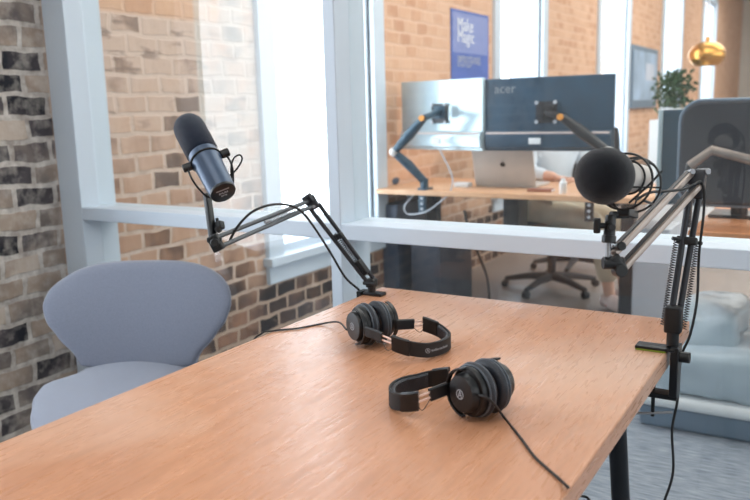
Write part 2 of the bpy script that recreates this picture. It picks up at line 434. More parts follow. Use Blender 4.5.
for i, (a, b) in enumerate(WIN):
    fr = MB(); t = .105; x0 = XW-.02; x1 = XW+.025
    fr.bx(x0, x1, a-t, a+.012, ZS-.02, ZT+t); fr.bx(x0, x1, b-.012, b+t, ZS-.02, ZT+t); fr.bx(x0, x1, a-t, b+t, ZT, ZT+t)
    # jamb linings
    fr.bx(XW-.28, XW, a, a+.012, ZS, ZT); fr.bx(XW-.28, XW, b-.012, b, ZS, ZT)
    # sash
    fr.bx(XW-.05, XW-.02, a, a+.025, ZS, ZT); fr.bx(XW-.05, XW-.02, b-.025, b, ZS, ZT); fr.bx(XW-.05, XW-.02, a, b, ZS, ZS+.05); fr.bx(XW-.05, XW-.02, a, b, ZT-.05, ZT)
    wn = structure(fr, 'window_%d' % (i+1), M['paint'], bev=.004)
    sl = MB(); sl.bx(XW-.28, XW+.055, a-t-.02, b+t+.02, ZS-.03, ZS+.012); sl.bx(XW-.01, XW+.022, a-t, b+t, ZS-.12, ZS-.03)
    sl.build('window_sill', M['paint'], wn, bev=.004)
    MB().bx(XW-.038, XW-.032, a+.02, b-.02, ZS+.02, ZT-.02).build('pane', M['wglass'], wn, smooth=False)

# glazed partition: posts, rails, panes
XE = 3.2
def member(name, x0, x1, z0, z1, y0=G, y1=1.895):
    return structure(MB().bx(x0, x1, y0, y1, z0, z1), name, M['paint'], bev=.003)
member('trim_1', XW, -2.232, 0, CEIL)                      # wall post
member('trim_2', -1.204, -1.167, 0, CEIL)                  # mullion
member('trim_3', XE-.05, XE, 0, CEIL)
ZR0, ZR1 = .849, .893
member('trim_4', -2.232, -1.204, ZR0, ZR1); member('trim_5', -1.167, XE-.05, ZR0, ZR1)
member('trim_6', -2.232, -1.204, 0, .09); member('trim_7', -1.167, XE-.05, 0, .09)
member('trim_8', -2.232, -1.204, 2.7, 2.76); member('trim_9', -1.167, XE-.05, 2.7, 2.76)
k = 6
for (a, b) in ((-2.232, -1.204), (-1.167, XE-.05)):
    for (z0, z1) in ((.09, ZR0), (ZR1, 2.7)):
        structure(MB().bx(a, b, GG-.004, GG+.004, z0, z1), 'window_%d' % (k+1), M['glass'], smooth=False); k += 1

# ================================================================== TABLE
XL, XRR, YF, YN = -.995, -.253, 1.668, -.15
TT, TK = .75, .034
tb = thing('conference_table', 'long oak topped table with black steel legs, nearest to the camera', 'table', ((XL+XRR)/2, (YF+YN)/2, 0))
MB().bx(XL, XRR, YN, YF, TT-TK, TT).build('tabletop', M['table'], tb, world=True, bev=.003, smooth=False)
f_ = MB()
for x in (XL+.12, XRR-.12): f_.bx(x-.02, x+.02, YN+.15, YF-.15, TT-TK-.03, TT-TK)
for yy in (YN+.6, YF-.6): f_.bx(XL+.12, XRR-.12, yy-.02, yy+.02, TT-TK-.03, TT-TK)
f_.build('under_frame', M['steel'], tb, world=True)
for sx in (0, 1):
    for yy in (1.19, .15):
        x0 = (XRR-.03) if sx else (XL+.03); x1 = x0+(.055 if sx else -.055)
        MB().tube([(x0, yy, TT-TK), (x1, yy, 0)], .0145, 20).build('leg', M['steel'], tb, world=True)
        
# ================================================================== LOUNGE CHAIR
CB = V((-1.760, 1.530, 0)); ang = math.atan2(-.89, .45)      # facing
def interp(tab, v):
    P = [V((a, b, 0)) for a, b in tab]
    for (a, fa), (b, fb) in zip(tab, tab[1:]):
        if v <= b:
            t = (v-a)/(b-a); t = t*t*(3-2*t); return fa+(fb-fa)*t
    return tab[-1][1]
def seat_map(root):  # local: +x forward
    return root
ch = thing('lounge_chair', 'blue grey wool lounge chair with winged back, left of the oak table', 'chair', (CB.x, CB.y, 0), ang)
# backrest: local +x forward, y across, z up
def hull(front, back, nu, nv):
    """closed shell from two grids"""
    mb = MB(); A = [[mb._v(front(i/(nu-1)*2-1, j/(nv-1))) for i in range(nu)] for j in range(nv)]
    B = [[mb._v(back(i/(nu-1)*2-1, j/(nv-1))) for i in range(nu)] for j in range(nv)]
    for G_ in (A, B):
        for j in range(nv-1):
            for i in range(nu-1):
                mb._f([G_[j][i], G_[j][i+1], G_[j+1][i+1], G_[j+1][i]])
    for j in range(nv-1):
        for i in (0, nu-1): mb._f([A[j][i], A[j+1][i], B[j+1][i], B[j][i]])
    for i in range(nu-1):
        for j in (0, nv-1): mb._f([A[j][i], A[j][i+1], B[j][i+1], B[j][i]])
    return mb
BW = [(0, .178), (.12, .185), (.34, .236), (.52, .272), (.70, .289), (.86, .282), (1, .240)]
ZB0, ZB1 = .455, .762
def back_pt(off):
    def fn(u, v):
        wd = interp(BW, v); q = abs(u)
        yy = wd*u*(1-.0*q)
        top = ZB1-.040*q**4
        z = ZB0+(top-ZB0)*v+.012*q*q*(1-v)
        x = -.10*v*v-.02*v+.42*yy*yy*(1+.8*v)+off*(1-.35*q**4)*(1-.25*v**6)
        return V((x, yy, z))
    return fn
bk = hull(back_pt(.024), back_pt(-.026), 15, 11).build('backrest', M['fabric'], ch, sub=2)
bake(bk)
SW = [(0, .185), (.13, .172), (.21, .192), (.33, .236), (.55, .215), (.75, .175), (1, .11)]
def seat_pt(off):
    def fn(u, v):
        wd = interp(SW, v); q = abs(u); yy = wd*u
        x = -.02+.50*v-(.05*q**3*v)
        z = .425+.030*(1-q*q)*(1-v)+.02*q**3*(1-abs(v-.5))-.01*v*v + off*(1-.45*q**4)*(1-.45*v**8)
        return V((x, yy, z))
    return fn
st_ = hull(seat_pt(.032), seat_pt(-.045), 15, 13).build('seat', M['fabric'], ch, sub=2); bake(st_)
MB().lathe([(0, .36), (.12, .37), (.14, .42), (.1, .44), (0, .44)], Matrix.Translation((.22, 0, 0)), 24).build('seat_support', M['steel'], ch)
for a in (45, 135, 225, 315):
    d = V((math.cos(R(a)), math.sin(R(a)), 0))
    MB().tube([V((.22, 0, .38))+d*.06, V((.22, 0, 0))+d*.27], [.016, .011], 16).build('leg', M['steel'], ch)

# ================================================================== MICROPHONE ARMS
def link_pair(mb, a, b, r, side, gap, n=12):
    """two parallel tubes between joints, offset perpendicular to the arm in direction side"""
    a, b = V(a), V(b); s = V(side).normalized()*gap
    mb.tube([a+s*.75, b+s], r, n); mb.tube([a-s*.75, b-s], r, n)
def spring(a, b, r, turns=26, wr=.0009):
    a, b = V(a), V(b); fz = frame_z(b-a); L_ = (b-a).length
    return [a+fz.to_3x3() @ V((r*math.cos(2*math.pi*t/8), r*math.sin(2*math.pi*t/8), L_*t/(8*turns))) for t in range(8*turns+1)]

# ---- left arm
B0 = at(375, 293, 'z', .75); B0 = V((-.975, 1.585, .75))
E1 = dep(312, 203, 1.86); T1 = dep(216, 243, 1.62)
la = thing('boom_arm', 'black folding microphone arm clamped to the far left corner of the oak table', 'microphone arm', (B0.x, B0.y, .75))
c = MB(); c.box(B0+V((.008, 0, .004)), (.052, .028, .008), None, .003); c.bx(XL-.014, XL-.002, B0.y-.017, B0.y+.017, .69, .758)
c.bx(XL-.014, XL+.04, B0.y-.017, B0.y+.017, .682, .692); c.cyl((XL+.025, B0.y, .655), (XL+.025, B0.y, .7155), .005)
c.build('clamp', M['blackm'], la, world=True)
c = MB(); c.cyl(B0+V((0, 0, .006)), B0+V((0, 0, .028)), .010); c.box(B0+V((0, 0, .030)), (.022, .024, .022), None, .004)
c.cyl(B0+V((-.017, -.01, .030)), B0+V((.017, -.01, .030)), .005); c.build('swivel_base', M['black'], la, world=True)
S1 = B0+V((0, 0, .032)); d = (E1-S1).normalized(); sd = d.cross(fw).normalized()
mb = MB(); link_pair(mb, S1+d*.005, E1-d*.01, .0052, sd, .0115); mb.build('lower_arm', M['satin'], la, world=True, label='black twin tube lower section')
mb = MB(); mb.tube(spring(S1+d*.02-fw*.008, S1+d*.15-fw*.008, .0042), .0009, 5); mb.build('spring', M['blackm'], la, world=True)
MB().box(S1+d*.045, (.024, .014, .04), frame_z(d), .003).build('arm_bracket', M['black'], la, world=True); MB().box(S1+d*.14, (.034, .012, .014), frame_z(d), .003).build('arm_bracket', M['black'], la, world=True)
d2 = (T1-E1).normalized(); sd2 = d2.cross(fw).normalized()
mb = MB(); link_pair(mb, E1+d2*.01, T1-d2*.005, .0050, sd2, .0105); mb.build('upper_arm', mat('dark_grey_tube', (88, 92, 96), .35, metal=.4), la, world=True, label='grey twin tube upper section')
mb = MB(); mb.tube(spring(E1+d2*.03-fw*.006, E1+d2*.15-fw*.006, .004), .0009, 5); mb.cyl(E1+d2*.15-fw*.006, E1+d2*.165-fw*.006, .004); mb.build('spring', M['silver'], la, world=True)
mb = MB(); mb.box(E1, (.026, .016, .034), frame_z(sd2), .004); mb.box(E1+sd2*-.012+d2*.005, (.026, .014, .022), frame_z(d), .003)
mb.build('elbow_joint', M['satin'], la, world=True)
mb = MB()
for s_ in (-1, 1): mb.cyl(E1+sd2*.0105*s_-fw*.011, E1+sd2*.0105*s_+fw*.011, .0042, 14)
mb.cyl(E1+d2*-.012+sd2*.004-fw*.013, E1+d2*-.012+sd2*.004+fw*.013, .004, 14)
mb.build('bolt', M['silver'], la, world=True)
mb = MB(); mb.box(T1, (.024, .018, .036), frame_z(sd2), .004); mb.cyl(T1-fw*.016, T1+fw*.016, .009); mb.cyl(T1-cr*.0+cu*.006-cr*.018, T1+cu*.006+cr*.012, .006)
mb.build('end_joint', M['black'], la, world=True)
Y1 = dep(207, 194, 1.66); Y0 = dep(214, 246, 1.63)
mb = MB(); ax = (Y1-Y0).normalized(); mb.box((Y1+Y0)/2, (.012, .016, (Y1-Y0).length), frame_z(ax), .003)
mb.cyl(Y0+cr*.014+ax*.03, Y0+cr*.014+ax*.062, .0035); mb.cyl(Y0+cr*.014+ax*.036-fw*.01, Y0+cr*.014+ax*.036+fw*.01, .006)
mb.build('mount_post', M['black'], la, world=True)
mb = MB(); kk = Y0+ax*.045
mb.box(kk+cr*.016, (.022, .016, .018), frame_z(ax), .004); mb.build('adjustment_knob', M['black'], la, world=True)

# ---- left microphone: pose from its photographed axis
mc = dep(205, 158, 1.60)
axm = (math.cos(R(30))*(-.535*cr+.845*cu)+math.sin(R(30))*fw).normalized()    # rear cap -> foam
O_ = mc-axm*.105
side = (cr - axm*cr.dot(axm)).normalized(); oth = axm.cross(side)
MX = Matrix((side, oth, axm)).transposed().to_4x4(); MX.translation = O_
mic = thing('broadcast_microphone', 'slate grey broadcast microphone with foam cover, tilted up on the left arm', 'microphone', O_)
MB().lathe([(0, .112), (.024, .112), (.029, .116), (.0335, .122), (.034, .19), (.0325, .205), (.027, .216), (.017, .222), (0, .224)], MX, 40).build('windscreen', M['foam'], mic, world=True)
MB().lathe([(0, .004), (.0255, .004), (.0275, .010), (.0295, .085), (.0315, .092), (.0318, .114), (0, .114)], MX, 40).build('body', M['slate'], mic, world=True)
MB().lathe([(0, 0), (.0235, 0), (.0262, .002), (.0268, .006), (.026, .009), (0, .009)], MX, 40).build('rear_cap', M['black'], mic, world=True)
def on_cap(x, y, dd): return MX @ V((x, y, -dd-.0001))
# cap reading direction: image right is 'side'; image up on the cap
upc = -oth if (-oth).dot(cu) > 0 else oth
def cap_fn(x, y, dd): return O_+side*x+upc*y-axm*(dd+.0001)
mb = MB(); mb.poly([cap_fn(a, b, 0) for a, b in ((-.014, .0095), (.013, .0095), (.013, .0125), (-.014, .0125))], -axm*.0006); mb.build('label_strip', M['silver'], mic, world=True)
mb = MB(); text_bm('SHURE', .0065, mb, lambda x, y, q: cap_fn(x, y+.002, q)); text_bm('SM7B', .0055, mb, lambda x, y, q: cap_fn(x, y-.006, q)); mb.build('lettering', M['print_'], mic, world=True, smooth=False)
MB().torus(MX @ Matrix.Translation((0, 0, .098)), .0325, .0022, 48, 8).build('mount_ring', M['rubber'], mic, world=True)
for s_ in (-1, 1):
    MB().cyl(MX @ V((s_*.032, 0, .098)), MX @ V((s_*.050, 0, .098)), .0088, 24).build('yoke_knob', M['black'], mic, world=True)
yk = [MX @ V(p) for p in ((-.041, 0, .098), (-.043, .002, .07), (-.036, .018, .045), (-.02, .036, .02), (-.01, .046, .0), (0, .05, -.008), (.012, .046, .002), (.03, .03, .03), (.042, .012, .06), (.041, 0, .098))]
tow = 1 if (MX.to_3x3() @ V((0, 1, 0))).dot(fw) > 0 else -1
yk = [MX @ V((p[0], p[1]*tow, p[2])) for p in ((-.041, 0, .098), (-.043, .002, .07), (-.038, .018, .052), (-.026, .036, .036), (0, .042, .030), (.026, .036, .036), (.038, .018, .052), (.043, .002, .07), (.041, 0, .098))]
MB().tube(yk, .0022, 8, smooth=6).build('yoke', M['blackm'], mic, world=True)
cb = [dep(*p) for p in ((229, 176, 1.60), (236, 170, 1.60), (242, 160, 1.6), (240, 155, 1.60), (234, 158, 1.6), (231, 168, 1.61), (232, 178, 1.63))]
MB().tube(cb, .0018, 8, smooth=6).build('cable_loop', M['rubber'], mic, world=True)
cb = [dep(*p) for p in ((230, 240, 1.66), (238, 226, 1.66), (252, 212, 1.68), (270, 205, 1.72), (288, 205, 1.76), (302, 212, 1.8), (316, 230, 1.83), (330, 252, 1.87), (345, 277, 1.91), (358, 289, 1.93), (364, 296, 1.93), (360, 303, 1.90))]
cbo = MB().tube(cb, .0028, 8, smooth=6).build('microphone_cable', M['rubber'], None)
setp(cbo, 'black cable arching along the left microphone arm down to the table corner', 'cable')

# ---- right arm
C0 = V((-.247, 1.445, .75))
E2 = dep(697, 178, 1.43); T2 = dep(617, 263, 1.20)
ra = thing('boom_arm', 'tall black and grey microphone arm clamped to the right edge of the oak table', 'microphone arm', (C0.x, C0.y, .75))
mb = MB(); mb.bx(C0.x-.062, C0.x+.008, C0.y-.022, C0.y+.010, .753, .7585, .002)
mb.bx(C0.x+.000, C0.x+.014, C0.y-.02, C0.y+.018, .668, .762, .002); mb.bx(C0.x-.045, C0.x+.014, C0.y-.016, C0.y+.014, .660, .670, .002)
mb.build('clamp', M['blackm'], ra, world=True)
MB().bx(C0.x-.061, C0.x-.008, C0.y-.022, C0.y+.008, .7503, .7532).build('clamp_pad', mat('green_pad', (120, 140, 40), .6), ra, world=True, label='thin green pad under the clamp')
mb = MB(); mb.cyl((C0.x-.03, C0.y, .618), (C0.x-.03, C0.y, .716), .0035); mb.cyl((C0.x-.03, C0.y, .706), (C0.x-.03, C0.y, .7155), .011); mb.build('clamp_screw', M['blackm'], ra, world=True)
mb = MB(); mb.cyl((C0.x-.06, C0.y-.012, .622), (C0.x+.004, C0.y+.01, .628), .0025); mb.build('tommy_bar', M['silver'], ra, world=True)
mb = MB(); mb.cyl((C0.x+.012, C0.y-.004, .742), (C0.x+.032, C0.y-.004, .742), .010); mb.build('clamp_knob', M['black'], ra, world=True)
mb = MB(); mb.cyl(C0+V((.0, 0, .010)), C0+V((0, 0, .05)), .011); mb.box(C0+V((0, 0, .06)), (.03, .024, .05), None, .005); mb.build('swivel_base', M['black'], ra, world=True)
S2 = C0+V((0, 0, .045)); d = (E2-S2).normalized(); sd = d.cross(fw).normalized()
mb = MB(); link_pair(mb, S2, E2-d*.006, .0058, sd, .0092); mb.build('lower_arm', M['satin'], ra, world=True, label='black twin tube upright section')
mb = MB()
mb.cyl(S2+d*.16-sd*.028, S2+d*.16+sd*.028, .0035, 12); mb.box(S2+d*.16, (.036, .018, .014), frame_z(d), .003)
mb.build('arm_bracket', M['black'], ra, world=True)
for s_ in (-1, 1):
    MB().tube(spring(S2+d*.0+sd*.0195*s_, S2+d*.158+sd*.0195*s_, .0042, 34), .0009, 5).build('spring', M['blackm'], ra, world=True)
d2 = (T2-E2).normalized(); sd2 = d2.cross(fw).normalized()
mb = MB(); s__ = sd2*.0135
for q in (-1, 1):
    mb.box((E2+T2)/2+s__*q, (.0095, .0095, (E2-T2).length-.012), frame_z(d2), .0015)
mb.build('upper_arm', M['bronze'], ra, world=True, label='grey bronze twin bar upper section')
mb = MB()
for q in (-1, 1): mb.box((E2+T2)/2+s__*q+fw*.0052+sd2*-.004, (.0085, .0085, (E2-T2).length-.02), frame_z(d2), .001)
mb.build('arm_channel', M['satin'], ra, world=True)
mb = MB(); mb.box(E2, (.030, .022, .030), frame_z(d), .004); mb.box(E2-d*.02+cr*.008, (.018, .018, .04), frame_z(d), .004); mb.build('elbow_joint', M['satin'], ra, world=True)
mb = MB()
for q, w_ in ((-1, .8), (1, .5)): mb.cyl(E2+cr*.014*q+cu*.010-fw*.016, E2+cr*.014*q+cu*.010+fw*.014, .0052, 16)
mb.box(E2+cu*.012+cr*.012, (.022, .020, .010), frame_z(cu), .002)
mb.build('bolt', M['silver'], ra, world=True)
mb = MB(); mb.box(T2, (.018, .020, .028), frame_z(sd2), .005); mb.cyl(T2-cr*.022, T2+cr*.01, .010); mb.cyl(T2-cu*.012-fw*.012+cr*.004, T2-cu*.012+fw*.012+cr*.004, .010); mb.cyl(T2+cu*.026+cr*.004-fw*.012, T2+cu*.026+cr*.004+fw*.012, .007)
mb.build('end_joint', M['black'], ra, world=True)
K0 = dep(608, 262, 1.20); K1 = dep(608.5, 243, 1.20); K2 = dep(611, 215, 1.20)
MB().cyl(K0, K1+(K1-K0)*.2, .0040, 16).build('mount_pin', M['silver'], ra, world=True)
# shock mount
mb = MB(); mb.cyl(K1, K2, .0095, 20, .008); mb.cyl(K1, K1+(K2-K1).normalized()*.012, .0108); mb.cyl(K1+(K2-K1)*.55-fw*.012, K1+(K2-K1)*.55+fw*.012, .006)
mb.cyl(K1+(K2-K1)*.62-cr*.018, K1+(K2-K1)*.62, .0045); mb.box(K1+(K2-K1)*.62-cr*.020, (.010, .009, .024), None, .003)
mb.build('mount_clip', M['black'], ra, world=True)
# condenser microphone: axis points to the lower left and to the camera
FC = dep(605, 176, 1.16)
axc = (-cr*.62+cu*-.05-fw*.78).normalized()
SMC = dep(628, 183, 1.210)
mic2 = thing('condenser_microphone', 'condenser microphone with a round black foam ball in a ring mount, on the right arm', 'microphone', FC)
q1 = (cu-axc*cu.dot(axc)).normalized(); q2 = axc.cross(q1)
MX2 = Matrix((q1, q2, axc)).transposed().to_4x4(); MX2.translation = FC
MB().lathe([(0, -.040), (.018, -.0395), (.031, -.031), (.040, -.017), (.0430, 0), (.0405, .018), (.032, .032), (.019, .041), (0, .0445)], MX2, 48).build('foam_ball', M['foamb'], mic2, world=True)
MB().lathe([(0, -.150), (.018, -.150), (.0225, -.144), (.0235, -.10), (.0245, -.045), (.022, -.02), (0, -.02)], MX2, 32).build('body', M['alu'], mic2, world=True, label='silver microphone body')
# ring mount
sm = thing('shock_mount', 'round black ring shock mount with criss-cross cords around the right microphone', 'shock mount', SMC)
nr = (axc*.9+cu*.12).normalized(); g1 = (cu-nr*cu.dot(nr)).normalized(); g2 = nr.cross(g1)
MS = Matrix((g1, g2, nr)).transposed().to_4x4()
A_ = MS.copy(); A_.translation = SMC+nr*.016; B_ = MS.copy(); B_.translation = SMC-nr*.022
MB().torus(A_, .0435, .0019, 64, 8).build('outer_ring', M['black'], sm, world=True)
MB().torus(B_, .0435, .0019, 64, 8).build('outer_ring', M['black'], sm, world=True)
for off in (.01, -.04):
    MB().torus(MX2 @ Matrix.Translation((0, 0, -.055+off)), .0262, .0018, 40, 6).build('inner_ring', M['black'], sm, world=True)
for kx in range(4):
    a = R(45+90*kx); p = V((math.cos(a), math.sin(a), 0))*.0435
    MB().tube([A_ @ p, B_ @ p], .0022, 8).build('spacer', M['black'], sm, world=True)
mb = MB()
for kx in range(6):
    a = R(22+60*kx); b_ = R(22+60*kx+(32 if kx % 2 else -32))
    po = (A_ if kx % 2 else B_) @ (V((math.cos(a), math.sin(a), 0))*.0435)
    tI = MX2 @ V((.0262*math.cos(b_), .0262*math.sin(b_), -.055+(-.04 if kx % 2 else .01)))
    MB().tube([po, tI], .0015, 6).build('elastic_cord', M['rubber'], sm, world=True)
mb = MB(); pb = A_ @ (V((-1, 0, 0))*.0435); pb2 = B_ @ (V((-1, 0, 0))*.0435)
mb.box((pb+pb2)/2-g1*.004, (.012, .020, .04), MS, .002); mb.tube([(pb+pb2)/2-g1*.006, K2], .006, 12); mb.build('mount_foot', M['black'], sm, world=True)
# cable of the right microphone
cb = [dep(*p) for p in ((636, 200, 1.24), (650, 192.5, 1.26), (668, 191, 1.32), (684, 189, 1.37), (695, 184, 1.385), (701, 182, 1.395), (704, 192, 1.40), (703.5, 215, 1.405), (699, 255, 1.42), (697, 300, 1.43), (690, 335, 1.44), (681, 358, 1.45), (677.5, 400, 1.46), (672, 430, 1.47), (673, 472, 1.48), (663, 505, 1.49), (650, 545, 1.5))]
cb += [V((cb[-1].x-.02, cb[-1].y+.02, .12)), V((cb[-1].x-.02, cb[-1].y+.05, .004)), V((cb[-1].x-.05, cb[-1].y+.3, .004))]
co = MB().tube(cb, .0024, 8, smooth=6).build('microphone_cable', M['rubber'], None)
setp(co, 'black cable hanging from the right microphone arm down past the table edge', 'cable')
MB().tube([dep(629, 203, 1.24), dep(650, 184, 1.235), dep(662, 171, 1.235)], .0019, 8).build('cord_end', M['rubber'], sm, world=True)

# ================================================================== HEADPHONES
def headphones(label, loc, rz, sw, front, hw, apex, cable_pts, end_x, group=None, logo_front=True):
    t = thing('headphones', label, 'headphones', loc, rz, group, .92)
    SWM = Matrix.Rotation(sw, 4, 'Z')
    for s_ in (-1, 1):
        # cup axis +z of lathe -> outward (local y*s_)
        base = SWM @ Matrix.Translation((0, s_*.002, .0455))
        mx = base @ Matrix.Rotation(R(-90*s_), 4, 'X')        # z -> s_*y
        cup = MB().lathe([(0, .018), (.037, .018), (.0405, .020), (.041, .026), (.0385, .030), (.0325, .0312), (.0315, .040), (.029, .0445), (.012, .046), (0, .046)], mx, 48, .92, 1).build('ear_cup', M['black'], t)
        MB().torus(mx @ Matrix.Translation((0, 0, .0115)), .0335, .0105, 56, 14, flat=.92).build('ear_pad', M['pad'], t)
        mb = MB(); mb.torus(mx @ Matrix.Translation((0, 0, .0195)), .0415, .0016, 56, 8); mb.torus(mx @ Matrix.Translation((0, 0, .0115)), .0440, .0009, 56, 8)
        mb.build('piping', M['padl'], t)
        # yoke fork round the disc
        # local disc coords: lathe x -> local x, lathe y -> vertical; place yoke as half ring on +x side
        pts = []
        for k_ in range(17):
            a = R(-88+176*k_/16); pts.append(mx @ V(((.0385*math.cos(a)), .0388*math.sin(a), .0365)))
        nrm = [mx.to_3x3() @ V((math.cos(R(-88+176*k_/16)), math.sin(R(-88+176*k_/16)), 0)) for k_ in range(17)]
        mb = MB(); mb.strip(pts, nrm, .009, .0035, (mx.to_3x3() @ V((0, 0, 1))).normalized())
        
        P0 = mx @ V((.038, 0, .0365)); P0.z = .043
        th = R(90+8)*s_; c0 = end_x; a_ = apex-c0
        Pe = V((c0+a_*math.cos(th), hw*math.sin(th), .034))
        dirv = (Pe-P0); dl = dirv.length; dirv.normalize()
        nn = dirv.cross(V((0, 0, 1))).normalized(); wd = nn.cross(dirv).normalized()
        q_ = P0+dirv*dl*.60
        mb.strip([P0-dirv*.003, P0+dirv*.006, q_], [nn]*3, .022, .007, wd)
        mb.build('yoke', M['black'], t)
        mb = MB()
        for o_ in (-.0045, .0045): mb.strip([q_-dirv*.004+wd*o_, Pe+dirv*.004+wd*o_], [nn]*2, .0035, .0022, wd)
        mb.build('slider', M['copper'], t, label='pale metal slider')
        mb = MB(); wp = [q_+V((0, 0, -.008)), (q_+Pe)/2+V((0, s_*.004, -.020)), Pe+V((0, 0, -.010))]
        mb.tube(wp, .0007, 6, smooth=6); mb.build('slider_wire', M['rubber'], t)
        if s_ == front:
            # round emblem on the disc
            mb = MB(); cz = .0462
            mb.torus(mx @ Matrix.Translation((0, 0, cz)), .0074, .0007, 32, 6)
            fx = 1 if True else -1
            def dfn(x, y, q, mx=mx, s_=s_): return mx @ V((x*(1 if s_ < 0 else -1)*(1), y*(-1 if s_ > 0 else 1), cz+q-.0004))
            # find orientation so that letters read upright from outside
            ex = V((0, 0, 1)).cross((mx.to_3x3() @ V((0, 0, 1)))).normalized()
            nz_ = (mx.to_3x3() @ V((0, 0, 1))).normalized(); cc = mx @ V((0, 0, cz-.0004))
            f1 = lambda x, y, q: cc+ex*x+V((0, 0, 1))*y+nz_*q
            for pts_ in ([(-.0045, -.005), (-.0031, -.005), (.0007, .0056), (-.0007, .0056)], [(.0045, -.005), (.0031, -.005), (-.0007, .0056), (.0007, .0056)], [(-.003, -.0022), (.003, -.0022), (.003, -.0010), (-.003, -.0010)]):
                mb.poly([f1(a, b, 0) for a, b in pts_], nz_*.0007)
            mb.build('emblem', M['print_'], t, smooth=False)
    # headband
    c0 = end_x; a_ = apex-c0; N_ = 49; arc = []; nrm = []
    def arc_pt(th):
        x = c0+a_*math.cos(th); yv = hw*math.sin(th)
        z = .0185+.016*max(0, 1-(x-c0+.02)/(a_))
        return V((x, yv, z))
    def arc_n(th): return V((math.cos(th)/a_, math.sin(th)/hw, 0)).normalized()
    T_ = [R(-98+196*k_/(N_-1)) for k_ in range(N_)]
    mb = MB(); mb.strip([arc_pt(a) for a in T_], [arc_n(a) for a in T_], .030, .0045, V((0, 0, 1))); mb.build('headband', M['rubber'], t)
    T2_ = [R(-66+132*k_/32) for k_ in range(33)]
    mb = MB(); mb.strip([arc_pt(a)-arc_n(a)*.0052 for a in T2_], [arc_n(a) for a in T2_], .026, .0075, V((0, 0, 1))); mb.build('headband_padding', M['pad'], t)
    for s_ in (-1, 1):
        T3 = [R(s_*(72+28*k_/8)) for k_ in range(9)]
        mb = MB(); mb.strip([arc_pt(a) for a in T3], [arc_n(a) for a in T3], .033, .0085, V((0, 0, 1))); mb.build('headband_sleeve', M['black'], t)
    if logo_front:
        # brand lettering along the outside of the band on the front side
        mb = MB(); L0 = R(front*30)
        thetas = [R(front*80)+(R(front*0)-R(front*80))*i/200 for i in range(201)]; cum = [0]
        for i in range(200): cum.append(cum[-1]+(arc_pt(thetas[i+1])-arc_pt(thetas[i])).length)
        def th_at(s):
            s = max(0, min(cum[-1]-1e-6, s)); j = 0
            while cum[j+1] < s: j += 1
            f = (s-cum[j])/(cum[j+1]-cum[j]); return thetas[j]+(thetas[j+1]-thetas[j])*f
        S0 = cum[-1]*.52
        def bf(x, y, q):
            a = th_at(S0+x); p = arc_pt(a)+arc_n(a)*(.0024+q); p.z += y; return p
        text_bm('audio-technica', .0078, mb, bf, .0004, 'LEFT')
        for i in range(24):
            a, b = 2*math.pi*i/24, 2*math.pi*(i+1)/24
            vs = [bf(-.0075+r_*math.cos(x_), r_*math.sin(x_), .0005) for r_, x_ in ((.0050, a), (.0050, b), (.0042, b), (.0042, a))]
            mb._f([mb._v(v_) for v_ in vs])
        for pts_ in ([(-.003, -.003), (-.002, -.003), (.0005, .0035), (-.0005, .0035)], [(.003, -.003), (.002, -.003), (-.0005, .0035), (.0005, .0035)]):
            mb._f([mb._v(bf(a-.0075, b, .0005)) for a, b in pts_])
        mb.build('lettering', M['print_'], t, smooth=False)
    MB().tube(cable_pts, .0019, 8, smooth=8).build('cable', M['rubber'], t, world=True)
    return t
h1o = V((-.765, 1.240, .75))
def tz(u, v, z=.7525): return at(u, v, 'z', z)
c1 = [h1o+V((-.04, -.028, .030)), tz(338, 322, .765), tz(320, 324), tz(300, 328), tz(285, 329.5), tz(272, 331), V((-1.0, 1.19, .7525)), V((-1.012, 1.17, .72)), V((-1.015, 1.16, .55)), V((-1.0, 1.15, .2)), V((-.98, 1.1, .004)), V((-.9, .9, .004))]
headphones('black headphones behind, their band pointing right towards the window partition', h1o, math.atan2(.06, .97), R(-30), -1, .075, .171, c1, .098)
h2o = V((-.435, 1.010, .75))
c2 = [dep(477, 395, 1.115), dep(481, 395.5, 1.088), dep(488, 398.5, 1.078), dep(495, 405, 1.09), tz(503, 416), tz(520, 437), tz(534, 456), tz(548, 469), tz(560, 479.5), tz(568, 487), dep(578, 495, 1.165), dep(592, 508, 1.17), V((-.215, .84, .6)), V((-.24, .76, .2)), V((-.22, .72, .004)), V((-.1, .5, .004))]
headphones('black headphones in front, round ear cup facing the camera, cable running to the table edge', h2o, math.atan2(-.06, -1), R(-26), 1, .064, .158, c2, .094, logo_front=False)

# ================================================================== OFFICE BEYOND THE GLASS
# long desk against the brick wall
dk = thing('office_desk', 'long light oak standing desk behind the glass partition', 'desk', (-1.6, 4.15, 0))
MB().bx(XW+.01, -.80, 3.86, 4.62, .712, .74).build('desktop', M['desk'], dk, world=True, smooth=False, bev=.003)
for x in (-2.17, -.985):
    mb = MB(); mb.bx(x-.035, x+.035, 4.25, 4.32, .03, .70); mb.bx(x-.03, x+.03, 3.98, 4.56, 0, .03); mb.bx(x-.02, x+.02, 3.98, 4.56, .68, .712)
    mb.build('leg', M['steel'], dk, world=True)
mb = MB(); mb.bx(-2.17, -.985, 4.26, 4.31, .66, .70); mb.build('crossbar', M['steel'], dk, world=True)
mb = MB(); p = at(515, 214, 'y', 3.98); mb.bx(p.x-.045, p.x+.045, 3.92, 4.06, .50, .712, .004); mb.build('control_box', M['black'], dk, world=True)
